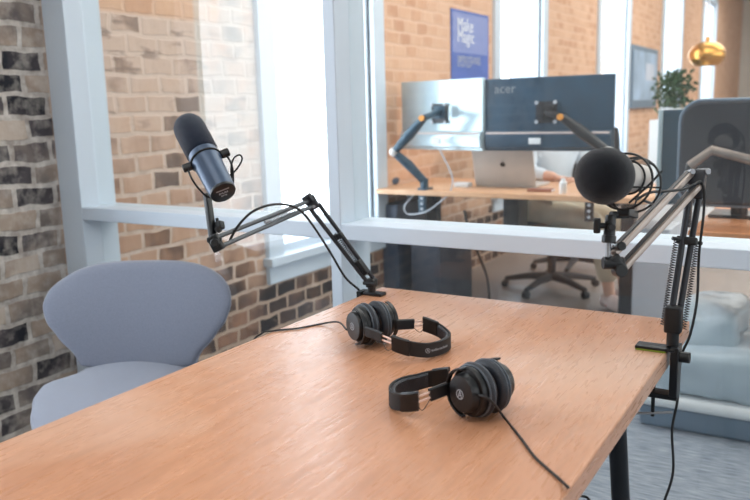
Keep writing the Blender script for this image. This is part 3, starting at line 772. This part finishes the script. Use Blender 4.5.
# second desk on the right
d2_ = thing('office_desk', 'oak desk at the right edge of the picture under the grey monitor', 'desk', (.3, 3.3, 0))
MB().bx(-.47, 1.3, 2.95, 3.75, .708, .738).build('desktop', wood_mat('orange_oak', (196, 120, 72), (214, 142, 92), (220, 160, 112), 'X', .4), d2_, world=True, smooth=False, bev=.003)
for x in (.5, 1.2):
    for yy in (3.02, 3.68): MB().bx(x-.02, x+.02, yy-.02, yy+.02, 0, .708).build('leg', M['grey'], d2_, world=True)

def monitor(label, cx, cy, cz, w_, h_, rz, ma, brand=False, sticker=True, rounded=False):
    t = thing('monitor', label, 'monitor', (cx, cy, 0), rz)
    z0, z1 = cz-h_/2, cz+h_/2
    MB().bx(-w_/2, w_/2, 0, .022, z0, z1, .006 if not rounded else .010).build('back_panel', ma, t)
    MB().bx(-w_/2+.004, w_/2-.004, .0222, .026, z0+.004, z1-.004).build('screen', M['dark'], t)
    # lower housing; the glint on its lip is an added pale strip
    mb = MB(); x0, x1 = -w_/2+.006, w_/2-.006
    pr = [(0, z0+.012), (-.020, z0+.020), (-.026, z0+.085), (-.014, z0+.104), (0, z0+.110)]
    A = [V((x0, a, b)) for a, b in pr]; mb.poly(A, (x1-x0, 0, 0)); mb.build('lower_housing', ma, t, bev=.003)
    MB().box((0, -.0215, z0+.0955), (x1-x0-.02, .006, .009), Matrix.Rotation(R(-32), 4, 'X'), .001).build('glint_strip', mat('rose_grey_glint', (205, 186, 180), .4), t, label='pale rose grey strip standing for the lip highlight')
    mb = MB(); zc = cz+.01
    mb.box((.0, -.008, zc), (.11, .012, .11), None, .004)
    for a in (-.05, .05):
        for b in (-.05, .05): MB().cyl((a, -.022, zc+b), (a, -.013, zc+b), .010, 12).build('mounting_bolt', M['grey'], t)
    mb.build('mounting_plate', M['satin'], t)
    if brand:
        mb = MB(); text_bm('acer', .070, mb, lambda x, y, q: V((x, -.0005-q, y+z1-.052)), .001)
        mb.bm.transform(Matrix.Translation((-w_/2+.115, 0, -.004))); mb.build('brand_name', M['silver'], t, smooth=False)
    if sticker:
        MB().bx(-w_/2+.26, -w_/2+.325, -.0285, -.0255, z0+.038, z0+.070).build('white_sticker', M['white'], t, smooth=False, label='small white sticker')
    return t
PX = lambda u, v, Y: at(u, v, 'y', Y)
a = PX(485, 78, 4.0); b = PX(613, 150, 4.0)
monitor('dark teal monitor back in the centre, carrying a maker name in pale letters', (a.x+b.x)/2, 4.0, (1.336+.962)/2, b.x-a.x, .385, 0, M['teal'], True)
a = PX(401, 82, 4.14); b = PX(483, 80, 3.98)
cx, cy = (a.x+b.x)/2, (a.y+b.y)/2; ml = math.hypot(b.x-a.x, b.y-a.y)
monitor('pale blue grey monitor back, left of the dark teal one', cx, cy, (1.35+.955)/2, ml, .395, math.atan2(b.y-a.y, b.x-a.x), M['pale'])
# monitor arms
def monitor_arm(label, base, pts, head, capc, am=None):
    am = am or M['armt']; t = thing('monitor_mount', label, 'monitor arm', (base.x, base.y, .74))
    mb = MB(); mb.bx(base.x-.03, base.x+.03, base.y-.03, base.y+.05, .741, .752, .003); mb.bx(base.x-.022, base.x+.022, base.y-.035, base.y-.022, .62, .75, .003)
    mb.bx(base.x-.022, base.x+.022, base.y-.035, base.y+.03, .612, .625, .002)
    mb.build('clamp', am, t, world=True)
    for z in (.635, .665, .695): MB().cyl((base.x, base.y-.040, z), (base.x, base.y-.034, z), .008, 14).build('clamp_bolt', M['grey'], t, world=True)
    MB().cyl((base.x, base.y, .75), (base.x, base.y, pts[0].z+.01), .024, 24).build('post', am, t, world=True)
    MB().tube([pts[0], pts[0]*.5+pts[1]*.5+V((0, 0, .008)), pts[1]], [.022, .027, .022], 14).build('lower_link', am, t, world=True)
    MB().tube([pts[1], pts[1]*.45+pts[2]*.55, pts[2]], [.020, .030, .020], 14).build('upper_link', am, t, world=True)
    mb = MB(); mb.ball(pts[1], .027); mb.build('elbow', M['alu'], t, world=True)
    mb = MB(); mb.tube([pts[2], head+V((0, -.035, 0))], .018, 12); mb.box(head+V((0, -.022, 0)), (.07, .012, .07), None, .004); mb.build('head', am, t, world=True)
    oc = pts[2]+V((0, -.024, 0)); MB().cyl(oc, oc+V((0, -.012, 0)), .016, 18).build('end_cap', M['orange'] , t, world=True, label='orange cap')
    return t
b0 = at(424, 190, 'y', 3.90); b0.z = .74
monitor_arm('dark teal bent arm clamped to the desk edge below the pale monitor', V((b0.x, 3.905, .74)),
            [PX(423, 180, 3.90), PX(394, 152, 3.80), PX(424, 118, 3.80)], PX(441, 112, 4.0), True)
b1 = PX(591, 196, 3.90)
monitor_arm('dark arm clamped to the desk edge below the dark teal monitor', V((b1.x, 3.905, .74)),
            [PX(592, 184, 3.90), PX(608, 152, 3.82), PX(562, 117, 3.84)], PX(549, 113, 3.985), True, M['steel'])
mb = MB(); cpts = [PX(419, 190, 3.93)+V((0, 0, .0)), PX(405, 205, 3.85), PX(408, 214, 3.85), PX(425, 212, 3.85), PX(440, 202, 3.86), PX(450, 192, 3.9), PX(452, 176, 3.93), PX(440, 150, 3.95)]
co = mb.tube(cpts, .004, 8, smooth=6).build('monitor_cable', M['grey'], None); setp(co, 'pale cable looping below the desk from the pale monitor', 'cable')

# laptop
lt = thing('laptop', 'open silver laptop with its lid back to us, on the long oak desk', 'laptop', ((-1.862-1.472)/2+.015, 4.17, .7405))
th_ = R(17); W_ = .365
MB().bx(-W_/2, W_/2, .0, .24, .0005, .014, .004).build('base', M['alu'], lt)
rr = Matrix.Rotation(R(-14), 4, 'X')
def lid(x, y, z): return Matrix.Rotation(R(-14), 4, 'X') @ V((x, y, z))
mb = MB(); mb.box((0, 0, 0), (W_, .008, .25), None, .0035); mb.bm.transform(Matrix.Translation((0, -.003, .012)) @ Matrix.Rotation(R(15), 4, 'X') @ Matrix.Translation((0, 0, .125))); mb.build('lid', M['alu'], lt)
LM = Matrix.Translation((0, -.003, .012)) @ Matrix.Rotation(R(15), 4, 'X') @ Matrix.Translation((0, -.0046, .125))
mb = MB(); ap = []
for i in range(40):
    a = 2*math.pi*i/40; r_ = .0155*(1+.07*math.cos(2*a)-.10*max(0, math.cos(a-math.pi/2))**6-.05*max(0, math.cos(a+math.pi/2))**10)
    x, z = r_*math.cos(a), r_*math.sin(a)
    dx, dz = x-.021, z-.002
    if math.hypot(dx, dz) < .0085:
        q = .0085/math.hypot(dx, dz); x, z = .021+dx*q, .002+dz*q
    ap.append(LM @ V((x, 0, z)))
mb.poly(ap, LM.to_3x3() @ V((0, -.0006, 0)))
mb.poly([LM @ V((.001+.0028*math.cos(t)-.0*t+.004*math.sin(t), 0, .0205+.0055*math.sin(t))) for t in [2*math.pi*i/12 for i in range(12)]], LM.to_3x3() @ V((0, -.0006, 0)))
mb.build('lid_emblem', M['black'], lt, smooth=False)
# small things on the desk
def on_desk(u, v, Y): p = PX(u, v, Y); p.z = .7402; return p
p = on_desk(463, 185, 4.12); setp(MB().bx(p.x-.045, p.x+.045, p.y-.03, p.y+.03, p.z, p.z+.026, .005).build('small_box', M['white'], None), 'small white box lying on the desk left of the laptop', 'box')
p = on_desk(541, 190, 4.02); bk_ = thing('notebook', 'closed brown leather notebook on the desk in front of the laptop', 'notebook', (p.x, p.y, .7402), .1)
MB().bx(-.065, .065, -.045, .045, 0, .014, .002).build('cover', M['book'], bk_); MB().bx(-.061, .0655, -.041, .041, .003, .011).build('pages', M['white'], bk_)
p = on_desk(563, 194, 3.95); bo = thing('bottle', 'small white bottle standing at the desk edge', 'bottle', (p.x, p.y, .7402))
MB().lathe([(0, 0), (.018, 0), (.0195, .003), (.0195, .058), (.012, .066), (0, .066)], None, 24).build('body', M['white'], bo); MB().lathe([(0, .066), (.011, .066), (.011, .080), (0, .081)], None, 20).build('cap', M['white'], bo)
p = on_desk(385, 186, 4.12); di = thing('speaker_puck', 'low dark round speaker on the desk by the wall', 'speaker', (p.x, p.y, .7402))
MB().lathe([(0, 0), (.075, 0), (.09, .012), (.09, .034), (.075, .046), (0, .048)], None, 32).build('body', M['navy'], di); MB().torus(Matrix.Translation((0, 0, .045)), .07, .003, 40, 8).build('rim', M['blueg'], di)
# computer cases under the desk on the left
def tower(label, x0, x1, y0, y1, z1, ma, rim=M['steel']):
    t = thing('computer_case', label, 'computer case', ((x0+x1)/2, (y0+y1)/2, 0))
    MB().bx(x0, x1, y0, y1, .012, z1, .006).build('case_body', ma, t, world=True)
    MB().bx(x0+.012, x1-.012, y0-.004, y0, .03, z1-.02, .001).build('front_panel', ma, t, world=True)
    for x in (x0+.03, x1-.03):
        for yy in (y0+.04, y1-.04): MB().cyl((x, yy, 0), (x, yy, .014), .014, 12).build('foot', M['rubber'], t, world=True)
    return t
a, b = PX(382, 260, 3.95), PX(398, 260, 3.95); tower('narrow navy computer case under the left end of the desk', a.x, b.x, 3.95, 4.4, .64, M['navy'])
a, b = PX(411, 260, 3.95), PX(440, 260, 3.95); tower('wide dark computer case under the desk beside the navy one', a.x, b.x, 3.95, 4.4, .44, mat('dark_case', (58, 64, 76), .5))
a, b = PX(632, 290, 4.15), PX(668, 290, 4.15); tower('pale grey computer case standing upright behind the right microphone', a.x, b.x, 4.15, 4.45, .55, M['grey'])
co = MB().tube([V((-1.83, 4.0, .62)), V((-1.80, 4.0, .5)), V((-1.76, 4.05, .35)), V((-1.73, 4.1, .2)), V((-1.75, 4.15, .03)), V((-1.85, 4.2, .01))], .008, 8, smooth=8).build('power_cable', M['rubber'], None)
setp(co, 'thick black cable curving down to the floor under the oak desk', 'cable')

# office chairs
def office_chair(label, x, y, rz, back=True):
    t = thing('office_chair', label, 'chair', (x, y, 0), rz)
    for k_ in range(5):
        a = R(72*k_+10); d_ = V((math.cos(a), math.sin(a), 0))
        l = MB().tube([d_*.03+V((0, 0, .088)), d_*.16+V((0, 0, .08)), d_*.31+V((0, 0, .052))], [.028, .022, .015], 12).build('leg', M['dgrey'], t)
        n_ = V((-d_.y, d_.x, 0)); mb = MB()
        for s_ in (-1, 1): mb.cyl(d_*.31+n_*.006*s_+V((0, 0, .0225)), d_*.31+n_*.020*s_+V((0, 0, .0225)), .0225, 18)
        mb.cyl(d_*.31+V((0, 0, .0225)), d_*.31+V((0, 0, .055)), .007); mb.build('caster', M['black'], l)
    MB().cyl((0, 0, .08), (0, 0, .40), .028).build('column', M['dgrey'], t)
    mb = hull(lambda u, v: V((-.22+.46*v, u*.24*(1-.1*(2*v-1)**4), .455-.02*max(0, v-.7)*3-.01*u*u*-1)), lambda u, v: V((-.22+.46*v, u*.24*(1-.1*(2*v-1)**4), .395)), 9, 9)
    bake(mb.build('seat', M['dgrey'], t, sub=2))
    mb = hull(lambda u, v: V((-.20-.06*v+.05*u*u, u*(.20+.03*math.sin(v*3.1)), .55+.48*v)), lambda u, v: V((-.235-.06*v+.05*u*u, u*(.20+.03*math.sin(v*3.1)), .55+.48*v)), 9, 9)
    bake(mb.build('backrest', M['dgrey'], t, sub=2))
    MB().tube([(0, 0, .39), (-.24, 0, .40), (-.275, 0, .5), (-.275, 0, .75)], .018, 10, smooth=5).build('back_support', M['black'], t)
    return t
PCX, PCY = -1.60, 4.86
office_chair('dark office chair with a five-legged base under the seated person', PCX, PCY, math.atan2(-.64, .77))
office_chair('dark mesh office chair behind the desk, right of the seated person', -1.64, 5.55, R(-96))

# ================================================================== PERSON
def skin_obj(name, verts, edges, ma, parent, rootv=0, sub=2):
    me = bpy.data.meshes.new(name); me.from_pydata([v[0] for v in verts], edges, []); me.materials.append(ma)
    o = bpy.data.objects.new(name, me); COL.objects.link(o); o.parent = parent
    q = o.modifiers.new('k', 'SKIN'); q.use_smooth_shade = True
    for i, v in enumerate(verts):
        sv = me.skin_vertices[0].data[i]; r = v[1]; sv.radius = r if isinstance(r, tuple) else (r, r); sv.use_root = (i == rootv)
    q = o.modifiers.new('u', 'SUBSURF'); q.levels = sub; q.render_levels = sub
    return bake(o)
pr = thing('person', 'seated person in a white shirt and pale trousers, head hidden behind the monitor', 'person', (PCX, PCY, 0), math.atan2(-.64, .77))
# local: +x forward, y left, z up
hip = (0, 0, .56)
body = [((0, 0, .54), (.13, .11)), ((-.02, 0, .68), (.115, .095)), ((-.01, 0, .84), (.13, .10)), ((0, 0, .98), (.12, .09)), ((.01, 0, 1.06), (.055, .055)), ((.025, 0, 1.13), (.055, .06)),
        # arms
        ((0, .17, .97), .048), ((.05, .22, .78), .040), ((.28, .16, .765), .032), ((0, -.17, .97), .048), ((.06, -.22, .78), .040), ((.28, -.15, .765), .032),
        # legs
        ((.02, .09, .52), .085), ((.44, .19, .51), .060), ((.47, .19, .30), .048), ((.50, .19, .10), .034), ((.02, -.09, .52), .085), ((.46, .00, .51), .060), ((.53, .02, .30), .048), ((.58, .03, .10), .034),
        ((.51, .19, .05), .034), ((.59, .03, .05), .034)]
ed = [(0, 1), (1, 2), (2, 3), (3, 4), (4, 5), (3, 6), (6, 7), (7, 8), (3, 9), (9, 10), (10, 11), (0, 12), (12, 13), (13, 14), (14, 15), (0, 16), (16, 17), (17, 18), (18, 19), (15, 20), (19, 21)]
skin_obj('body', body, ed, M['skin'], pr)
# head with face
mb = MB(); hc = V((.035, 0, 1.225)); n_ = 24
for_head = [(0, -.115), (.035, -.108), (.055, -.08), (.068, -.03), (.076, .02), (.078, .06), (.066, .095), (.04, .115), (0, .122)]
mb.lathe(for_head, Matrix.Translation(hc), 28, 1.18, 1.0)
mb.tube([hc+V((.086, 0, .02)), hc+V((.105, 0, -.025)), hc+V((.085, 0, -.035))], [.007, .013, .010], 10)
for s_ in (-1, 1): mb.ball(hc+V((.0, .078*s_, -.005)), .022, 14, Matrix.Scale(.45, 4, (0, 1, 0)))
mb.build('head', M['skin'], pr)
for s_ in (-1, 1): MB().ball(hc+V((.080, .030*s_, .015)), .011, 14).build('eye', M['white'], pr)
mb = MB(); mb.tube([hc+V((.076, -.022, -.062)), hc+V((.084, 0, -.064)), hc+V((.076, .022, -.062))], .005, 8, smooth=4); mb.build('mouth', M['red'], pr)
mb = MB(); mb.lathe([(.078, .0), (.084, .03), (.082, .07), (.07, .105), (.04, .128), (0, .134), (0, .12), (.06, .09), (.07, .0)], Matrix.Translation(hc+V((-.014, 0, 0))), 28, 1.2, 1.03); mb.build('hair', M['hair'], pr)
sh = [((0, 0, .55), (.14, .12)), ((-.02, 0, .68), (.135, .112)), ((-.01, 0, .84), (.145, .115)), ((0, 0, .975), (.13, .10)), ((.005, 0, 1.04), (.07, .068)), ((0, .17, .965), .062), ((.05, .22, .79), .054), ((.22, .175, .765), .044), ((0, -.17, .965), .062), ((.06, -.22, .79), .054), ((.22, -.17, .765), .044)]
skin_obj('shirt', sh, [(0, 1), (1, 2), (2, 3), (3, 4), (3, 5), (5, 6), (6, 7), (3, 8), (8, 9), (9, 10)], M['shirt'], pr)
tr_ = [((0, 0, .54), (.15, .125)), ((.02, .09, .525), .10), ((.44, .19, .51), .076), ((.47, .19, .32), .068), ((.495, .19, .15), .062), ((.02, -.09, .525), .10), ((.46, .00, .51), .076), ((.53, .02, .32), .068), ((.575, .03, .15), .062)]
skin_obj('trousers', tr_, [(0, 1), (1, 2), (2, 3), (3, 4), (0, 5), (5, 6), (6, 7), (7, 8)], M['khaki'], pr)
for (x, yy) in ((.53, .19), (.61, .03)):
    s0 = MB().tube([(x-.07, yy, .045), (x, yy, .048), (x+.10, yy, .036), (x+.15, yy, .030)], [.040, .046, .038, .022], 16, smooth=4).build('shoe', M['shoe'], pr, label='pale pink shoe')
    MB().tube([(x+.0, yy-.044, .03), (x+.02, yy, .088), (x+.0, yy+.044, .03)], .006, 8, smooth=5).build('strap', M['red'], s0)
for s_, hp in ((1, (.28, .16, .765)), (-1, (.28, -.15, .765))):
    hp = V(hp); vs = [((hp.x-.01, hp.y, hp.z), .026), ((hp.x+.05, hp.y, hp.z-.004), (.034, .014)), ((hp.x+.08, hp.y, hp.z-.004), (.036, .012))]; es = [(0, 1), (1, 2)]
    for i_, l_ in enumerate((.055, .07, .075, .066)):
        yy = hp.y+(-.027+.018*i_)*1; b_ = len(vs)
        vs += [((hp.x+.088, yy, hp.z-.004), .009), ((hp.x+.088+l_*.5, yy, hp.z+.004), .0085), ((hp.x+.088+l_, yy, hp.z-.012), .007)]
        es += [(2, b_), (b_, b_+1), (b_+1, b_+2)]
    b_ = len(vs); vs += [((hp.x+.045, hp.y-s_*.036, hp.z-.006), .011), ((hp.x+.075, hp.y-s_*.052, hp.z-.012), .009)]; es += [(1, b_), (b_, b_+1)]
    skin_obj('hand', vs, es, M['skin'], pr, sub=1)

# ================================================================== RIGHT BACKGROUND
# big dark monitor on the right desk
def pm(u, v, Y): return at(u, v, 'y', Y)
a, b = pm(659, 110, 3.30), pm(722, 208, 3.30)
t = thing('monitor', 'large monitor with teal screen edge at the right border of the picture', 'monitor', (a.x, 3.30, 0))
x0, x1, z0, z1 = a.x, a.x+.62, b.z+.005, a.z
MB().bx(x0, x1, 3.30, 3.33, z0, z1, .006).build('panel', mat('teal_panel', (30, 70, 90), .5, var=.25, scale=7), t, world=True)
MB().bx(x0, x0+.018, 3.292, 3.334, z0, z1, .004).build('bezel', M['pale'], t, world=True, label='pale left bezel')
MB().bx(x0+.2, x0+.42, 3.31, 3.5, .7382, .752, .004).build('stand_foot', M['steel'], t, world=True)
MB().bx(x0+.28, x0+.34, 3.325, 3.36, .752, .95, .004).build('stand_neck', M['steel'], t, world=True)
a, b = pm(682, 112, 3.12), pm(722, 200, 3.12)
ocx = a.x+.27
t = thing('desk_screen', 'dark grey rounded screen back in front of the teal monitor at the right border', 'monitor', (ocx, 3.12, 0))
mb = MB(); prof = []
hx, hz, rc = .27, .19, .075
for (cx_, cz_, a0) in ((hx-rc, hz-rc, 0), (-hx+rc, hz-rc, 90), (-hx+rc, -hz+rc, 180), (hx-rc, -hz+rc, 270)):
    for k_ in range(9): prof.append((cx_+rc*math.cos(R(a0+k_*11.25)), cz_+rc*math.sin(R(a0+k_*11.25))))
zc_ = (a.z+b.z)/2+.01
mb.poly([V((ocx+x, 3.10, zc_+z)) for x, z in prof], (0, .035, 0)); mb.build('back_shell', mat('dark_grey_shell', (44, 48, 58), .85, var=.05), t, world=True, bev=.012)
mb = MB(); rim = [V((ocx+x*1.012, 3.118, zc_+z*1.015)) for x, z in prof]; mb.tube(rim+[rim[0]], .007, 8); mb.build('edge', M['blueg'], t, world=True)
mb = MB(); mb.tube([V((ocx+.01, 3.098, zc_)), V((ocx-.02, 3.06, zc_-.02)), pm(712, 150, 3.03), pm(690, 166, 3.03)], [.020, .018, .018, .018], 12)
mb.build('arm', M['bronze'], t, world=True, label='grey bronze support arm'); q = pm(690, 166, 3.03)
MB().cyl(V((q.x, q.y, .7385)), q+V((0, 0, .01)), .015).build('arm_post', M['steel'], t, world=True)
# pale vinyl ottoman under that desk
of = thing('ottoman', 'crumpled pale blue vinyl ottoman on the carpet at lower right, beyond the glass', 'ottoman', (-.2, 3.2, 0))
ox0, ox1, oy0, oy1 = -.62, .25, 2.86, 3.45
MB().bx(ox0+.02, ox1-.02, oy0+.02, oy1-.02, .0, .085, .015).build('base', M['blueg'], of, world=True, label='slate blue base')
MB().bx(ox0, ox1, oy0, oy1, .085, .13, .02).build('rim', M['white'], of, world=True, label='white rim')
random.seed(3)
def cushion(x0, x1, y0, y1, z0, z1, amp, seed, rotm=None):
    t = bmesh.new(); bmesh.ops.create_cube(t, size=1); bmesh.ops.subdivide_edges(t, edges=t.edges[:], cuts=10, use_grid_fill=True)
    for v in t.verts:
        c_ = v.co*2; s_ = 1/( (abs(c_.x)**5+abs(c_.y)**5+abs(c_.z)**5)**(1/5)); c_ = c_*s_
        p_ = V(((x0+x1)/2+c_.x*(x1-x0)/2, (y0+y1)/2+c_.y*(y1-y0)/2, (z0+z1)/2+c_.z*(z1-z0)/2))
        nn_ = noise.ridged_multi_fractal(p_*4+V((seed, 0, 0)), 1, 2, 3, 1, 2)-1
        v.co = p_+c_*amp*nn_
    mb = MB(); mb._merge(t, rotm or Matrix.Identity(4)); return mb
cushion(ox0+.03, ox1-.03, oy0+.02, oy1-.02, .12, .33, .035, 1).build('cushion', M['vinyl'], of, world=True, angle=60)
cushion(-.50, -.28, oy0+.12, oy1-.06, .28, .43, .03, 6).build('fold', M['vinyl'], of, world=True, angle=60)

# planter on a tall cabinet
cp = V((-1.42, 7.2, 0)); cpx = pm(674, 110, 7.2); cbz = 1.04
cab = thing('cabinet', 'tall white cabinet carrying the green plant, behind the monitors on the right', 'cabinet', (cpx.x, 7.4, 0))
MB().bx(cpx.x-.17, cpx.x+.33, 7.05, 7.45, 0, cbz, .004).build('body', M['white'], cab, world=True)
for s_ in (0, 1):
    dd = MB().bx(cpx.x-.165+s_*.25, cpx.x+.078+s_*.25, 7.03, 7.05, .04, cbz-.02, .003).build('door', M['white'], cab, world=True)
    MB().cyl((cpx.x+.05+s_*.06, 7.015, .6), (cpx.x+.05+s_*.06, 7.015, .72), .006, 10).build('handle', M['steel'], dd, world=True)
pl = thing('potted_plant', 'bushy green plant in a white pot on top of the tall cabinet', 'plant', (cpx.x, 7.2, cbz))
MB().lathe([(0, 0), (.07, 0), (.095, .10), (.09, .10), (.085, .085), (0, .085)], None, 28).build('pot', M['white'], pl)
mb = MB(); random.seed(5)
for i in range(480):
    a = random.uniform(0, 6.283); r_ = random.uniform(.0, .165); z = random.uniform(.10, .40); c_ = V((r_*math.cos(a)+(-.02), r_*math.sin(a), z+.08*(r_ > .1)*random.uniform(-1, .6)))
    d_ = V((random.uniform(-1, 1), random.uniform(-1, 1), random.uniform(-.6, 1))).normalized(); n_ = d_.orthogonal().normalized(); l_ = random.uniform(.03, .06)
    w_ = d_.cross(n_)*l_*.38
    vs = [c_, c_+d_*l_*.5+w_+n_*.004, c_+d_*l_*1.1, c_+d_*l_*.5-w_+n_*.004]; mb._f([mb._v(x) for x in vs])
mb.build('leaves', M['leaf'], pl, solid=.0012)
mb = MB()
for i in range(14):
    a = random.uniform(0, 6.28); mb.tube([V((0, 0, .08)), V((.06*math.cos(a), .06*math.sin(a), .2)), V((.14*math.cos(a), .14*math.sin(a), random.uniform(.25, .4)))], .003, 6, smooth=4)
mb.build('stems', M['leaf'], pl)
# brass pendant
pc = dep(707, 55, 6.6)
pe = thing('pendant_lamp', 'round brass pendant lamp hanging at the upper right', 'lamp', (pc.x, pc.y, pc.z))
out_ = [(.15*math.cos(R(a_)), .115*math.sin(R(a_))) for a_ in range(86, -51, -8)]
MB().lathe([(0, .116)]+out_+[(r_*.95, z_*.95) for r_, z_ in out_[::-1]]+[(0, .108)], None, 48).build('lamp_shade', M['brass'], pe)
MB().cyl((0, 0, .10), (0, 0, .15), .018).build('lamp_holder', M['brass'], pe); MB().cyl((0, 0, .14), (0, 0, CEIL-pc.z-.03), .004, 8).build('cord', M['white'], pe)
MB().ball((0, 0, .02), .035, 18).build('bulb', M['white'], pe); MB().cyl((0, 0, CEIL-pc.z-.03), (0, 0, CEIL-pc.z-.001), .05).build('canopy', M['brass'], pe)

# blue poster on the first brick pier
pa, pb_ = at(451, 40, 'x', XW+.005), at(488, 40, 'x', XW+.005)
zt_, zb_ = at(451, 8, 'x', XW+.005).z, 1.36
yp0, yp1 = pa.y, pb_.y
po = thing('poster', 'blue poster with pale lettering on the brick pier above the monitors', 'poster', (XW, (yp0+yp1)/2, zb_))
MB().bx(XW+.001, XW+.009, yp0, yp1, zb_, zt_).build('sheet', M['blue'], po, world=True, smooth=False)
def pf(cy_, cz_): return lambda x, y, q: V((XW+.0092+q, cy_+x, cz_+y))
hh_ = zt_-zb_
MB().bx(XW+.0091, XW+.0096, yp0+.02, yp1-.02, zb_+hh_*.42, zt_-.02).build('headline_field', M['bluel'], po, world=True, smooth=False, label='paler blue upper field')
mb = MB(); text_bm('Make', .125, mb, pf(yp0+.09, zt_-hh_*.20), .001, 'LEFT'); text_bm('Magic', .125, mb, pf(yp0+.09, zt_-hh_*.36), .001, 'LEFT')
mb.bm.transform(Matrix.Translation((.0006, 0, 0))); mb.build('headline', M['white'], po, world=True, smooth=False)
mb = MB()
for i in range(3): text_bm(['together with people', 'who build new things', 'in one room'][i], .046, mb, pf(yp0+.09, zt_-hh_*(.64+.055*i)), .001, 'LEFT')
mb.build('small_lettering', M['print_'], po, world=True, smooth=False)
# framed picture on the third pier
ya, yb = 9.90, 11.35
za, zb = at(640, 47, 'x', XW).z, at(640, 108, 'x', XW).z
fp = thing('picture', 'tall blue and grey picture on the brick pier left of the plant', 'picture', (XW, ya, zb))
MB().bx(XW+.026, XW+.05, ya, yb, zb, za, .004).build('frame', M['blueg'], fp, world=True)
MB().bx(XW+.05, XW+.054, ya+.06, yb-.06, zb+.1, za-.06).build('canvas', M['artd'], fp, world=True, smooth=False)
MB().bx(XW+.054, XW+.057, ya+.7, yb-.25, zb+.35, za-.2).build('pale_patch', M['artl'], fp, world=True, smooth=False)

# ================================================================== LIGHT
wd = bpy.data.worlds.new('World'); SC.world = wd; wd.use_nodes = True
bg = wd.node_tree.nodes['Background']; bg.inputs[0].default_value = (.93, .97, 1, 1); bg.inputs[1].default_value = 5.0
def area(name, loc, size, power, direction, color=(1, 1, 1), portal=False):
    l = bpy.data.lights.new(name, 'AREA'); l.shape = 'RECTANGLE'; l.size, l.size_y = size; l.energy = power; l.color = color
    o = bpy.data.objects.new(name, l); COL.objects.link(o); o.location = loc
    o.rotation_euler = V(direction).to_track_quat('-Z', 'Y').to_euler()
    if portal: l.cycles.is_portal = True
    return o
for i, (a, b) in enumerate(WIN[:5]):
    area('daylight_window', (XW-.32, (a+b)/2, (ZS+ZT)/2), (b-a, ZT-ZS), 1, (1, 0, 0), portal=True)
# ceiling lights: unseen luminaires and one added fill
area('ceiling_area_light', (-.8, 3.0, 3.42), (2.0, 1.6), 28, (0, 0, -1), (1, .97, .93))  # added to brighten the bricks just beyond the partition
area('ceiling_area_light', (-.3, -.6, 3.42), (2.6, 2.2), 30, (0, 0, -1), (1, .97, .93))
area('ceiling_area_light', (.2, 4.6, 3.42), (3.4, 3.0), 65, (0, 0, -1), (1, .96, .90))
area('ceiling_area_light', (.2, 9.5, 3.42), (3.4, 4.0), 110, (0, 0, -1), (1, .96, .90))
area('ceiling_area_light', (.2, 15.5, 3.42), (3.4, 4.0), 110, (0, 0, -1), (1, .96, .90))
# added soft light along the right wall, standing for unseen windows
area('fill_light_right', (XR-.05, -.5, 1.9), (4.0, 2.2), 40, (-1, 0, 0), (.88, .94, 1))
area('fill_light_right', (XR-.05, 6, 1.9), (7.0, 2.2), 100, (-1, 0, 0), (.92, .96, 1))

vs = SC.view_settings; vs.view_transform = 'Standard'; vs.look = 'None'; vs.gamma = 1; vs.exposure = 0.40; vs.use_curve_mapping = False
SC.cycles.use_denoising = True
SC.cycles.max_bounces = 8; SC.cycles.diffuse_bounces = 4; SC.cycles.glossy_bounces = 4; SC.cycles.transparent_max_bounces = 12
SC.cycles.caustics_reflective = False; SC.cycles.sample_clamp_indirect = 8
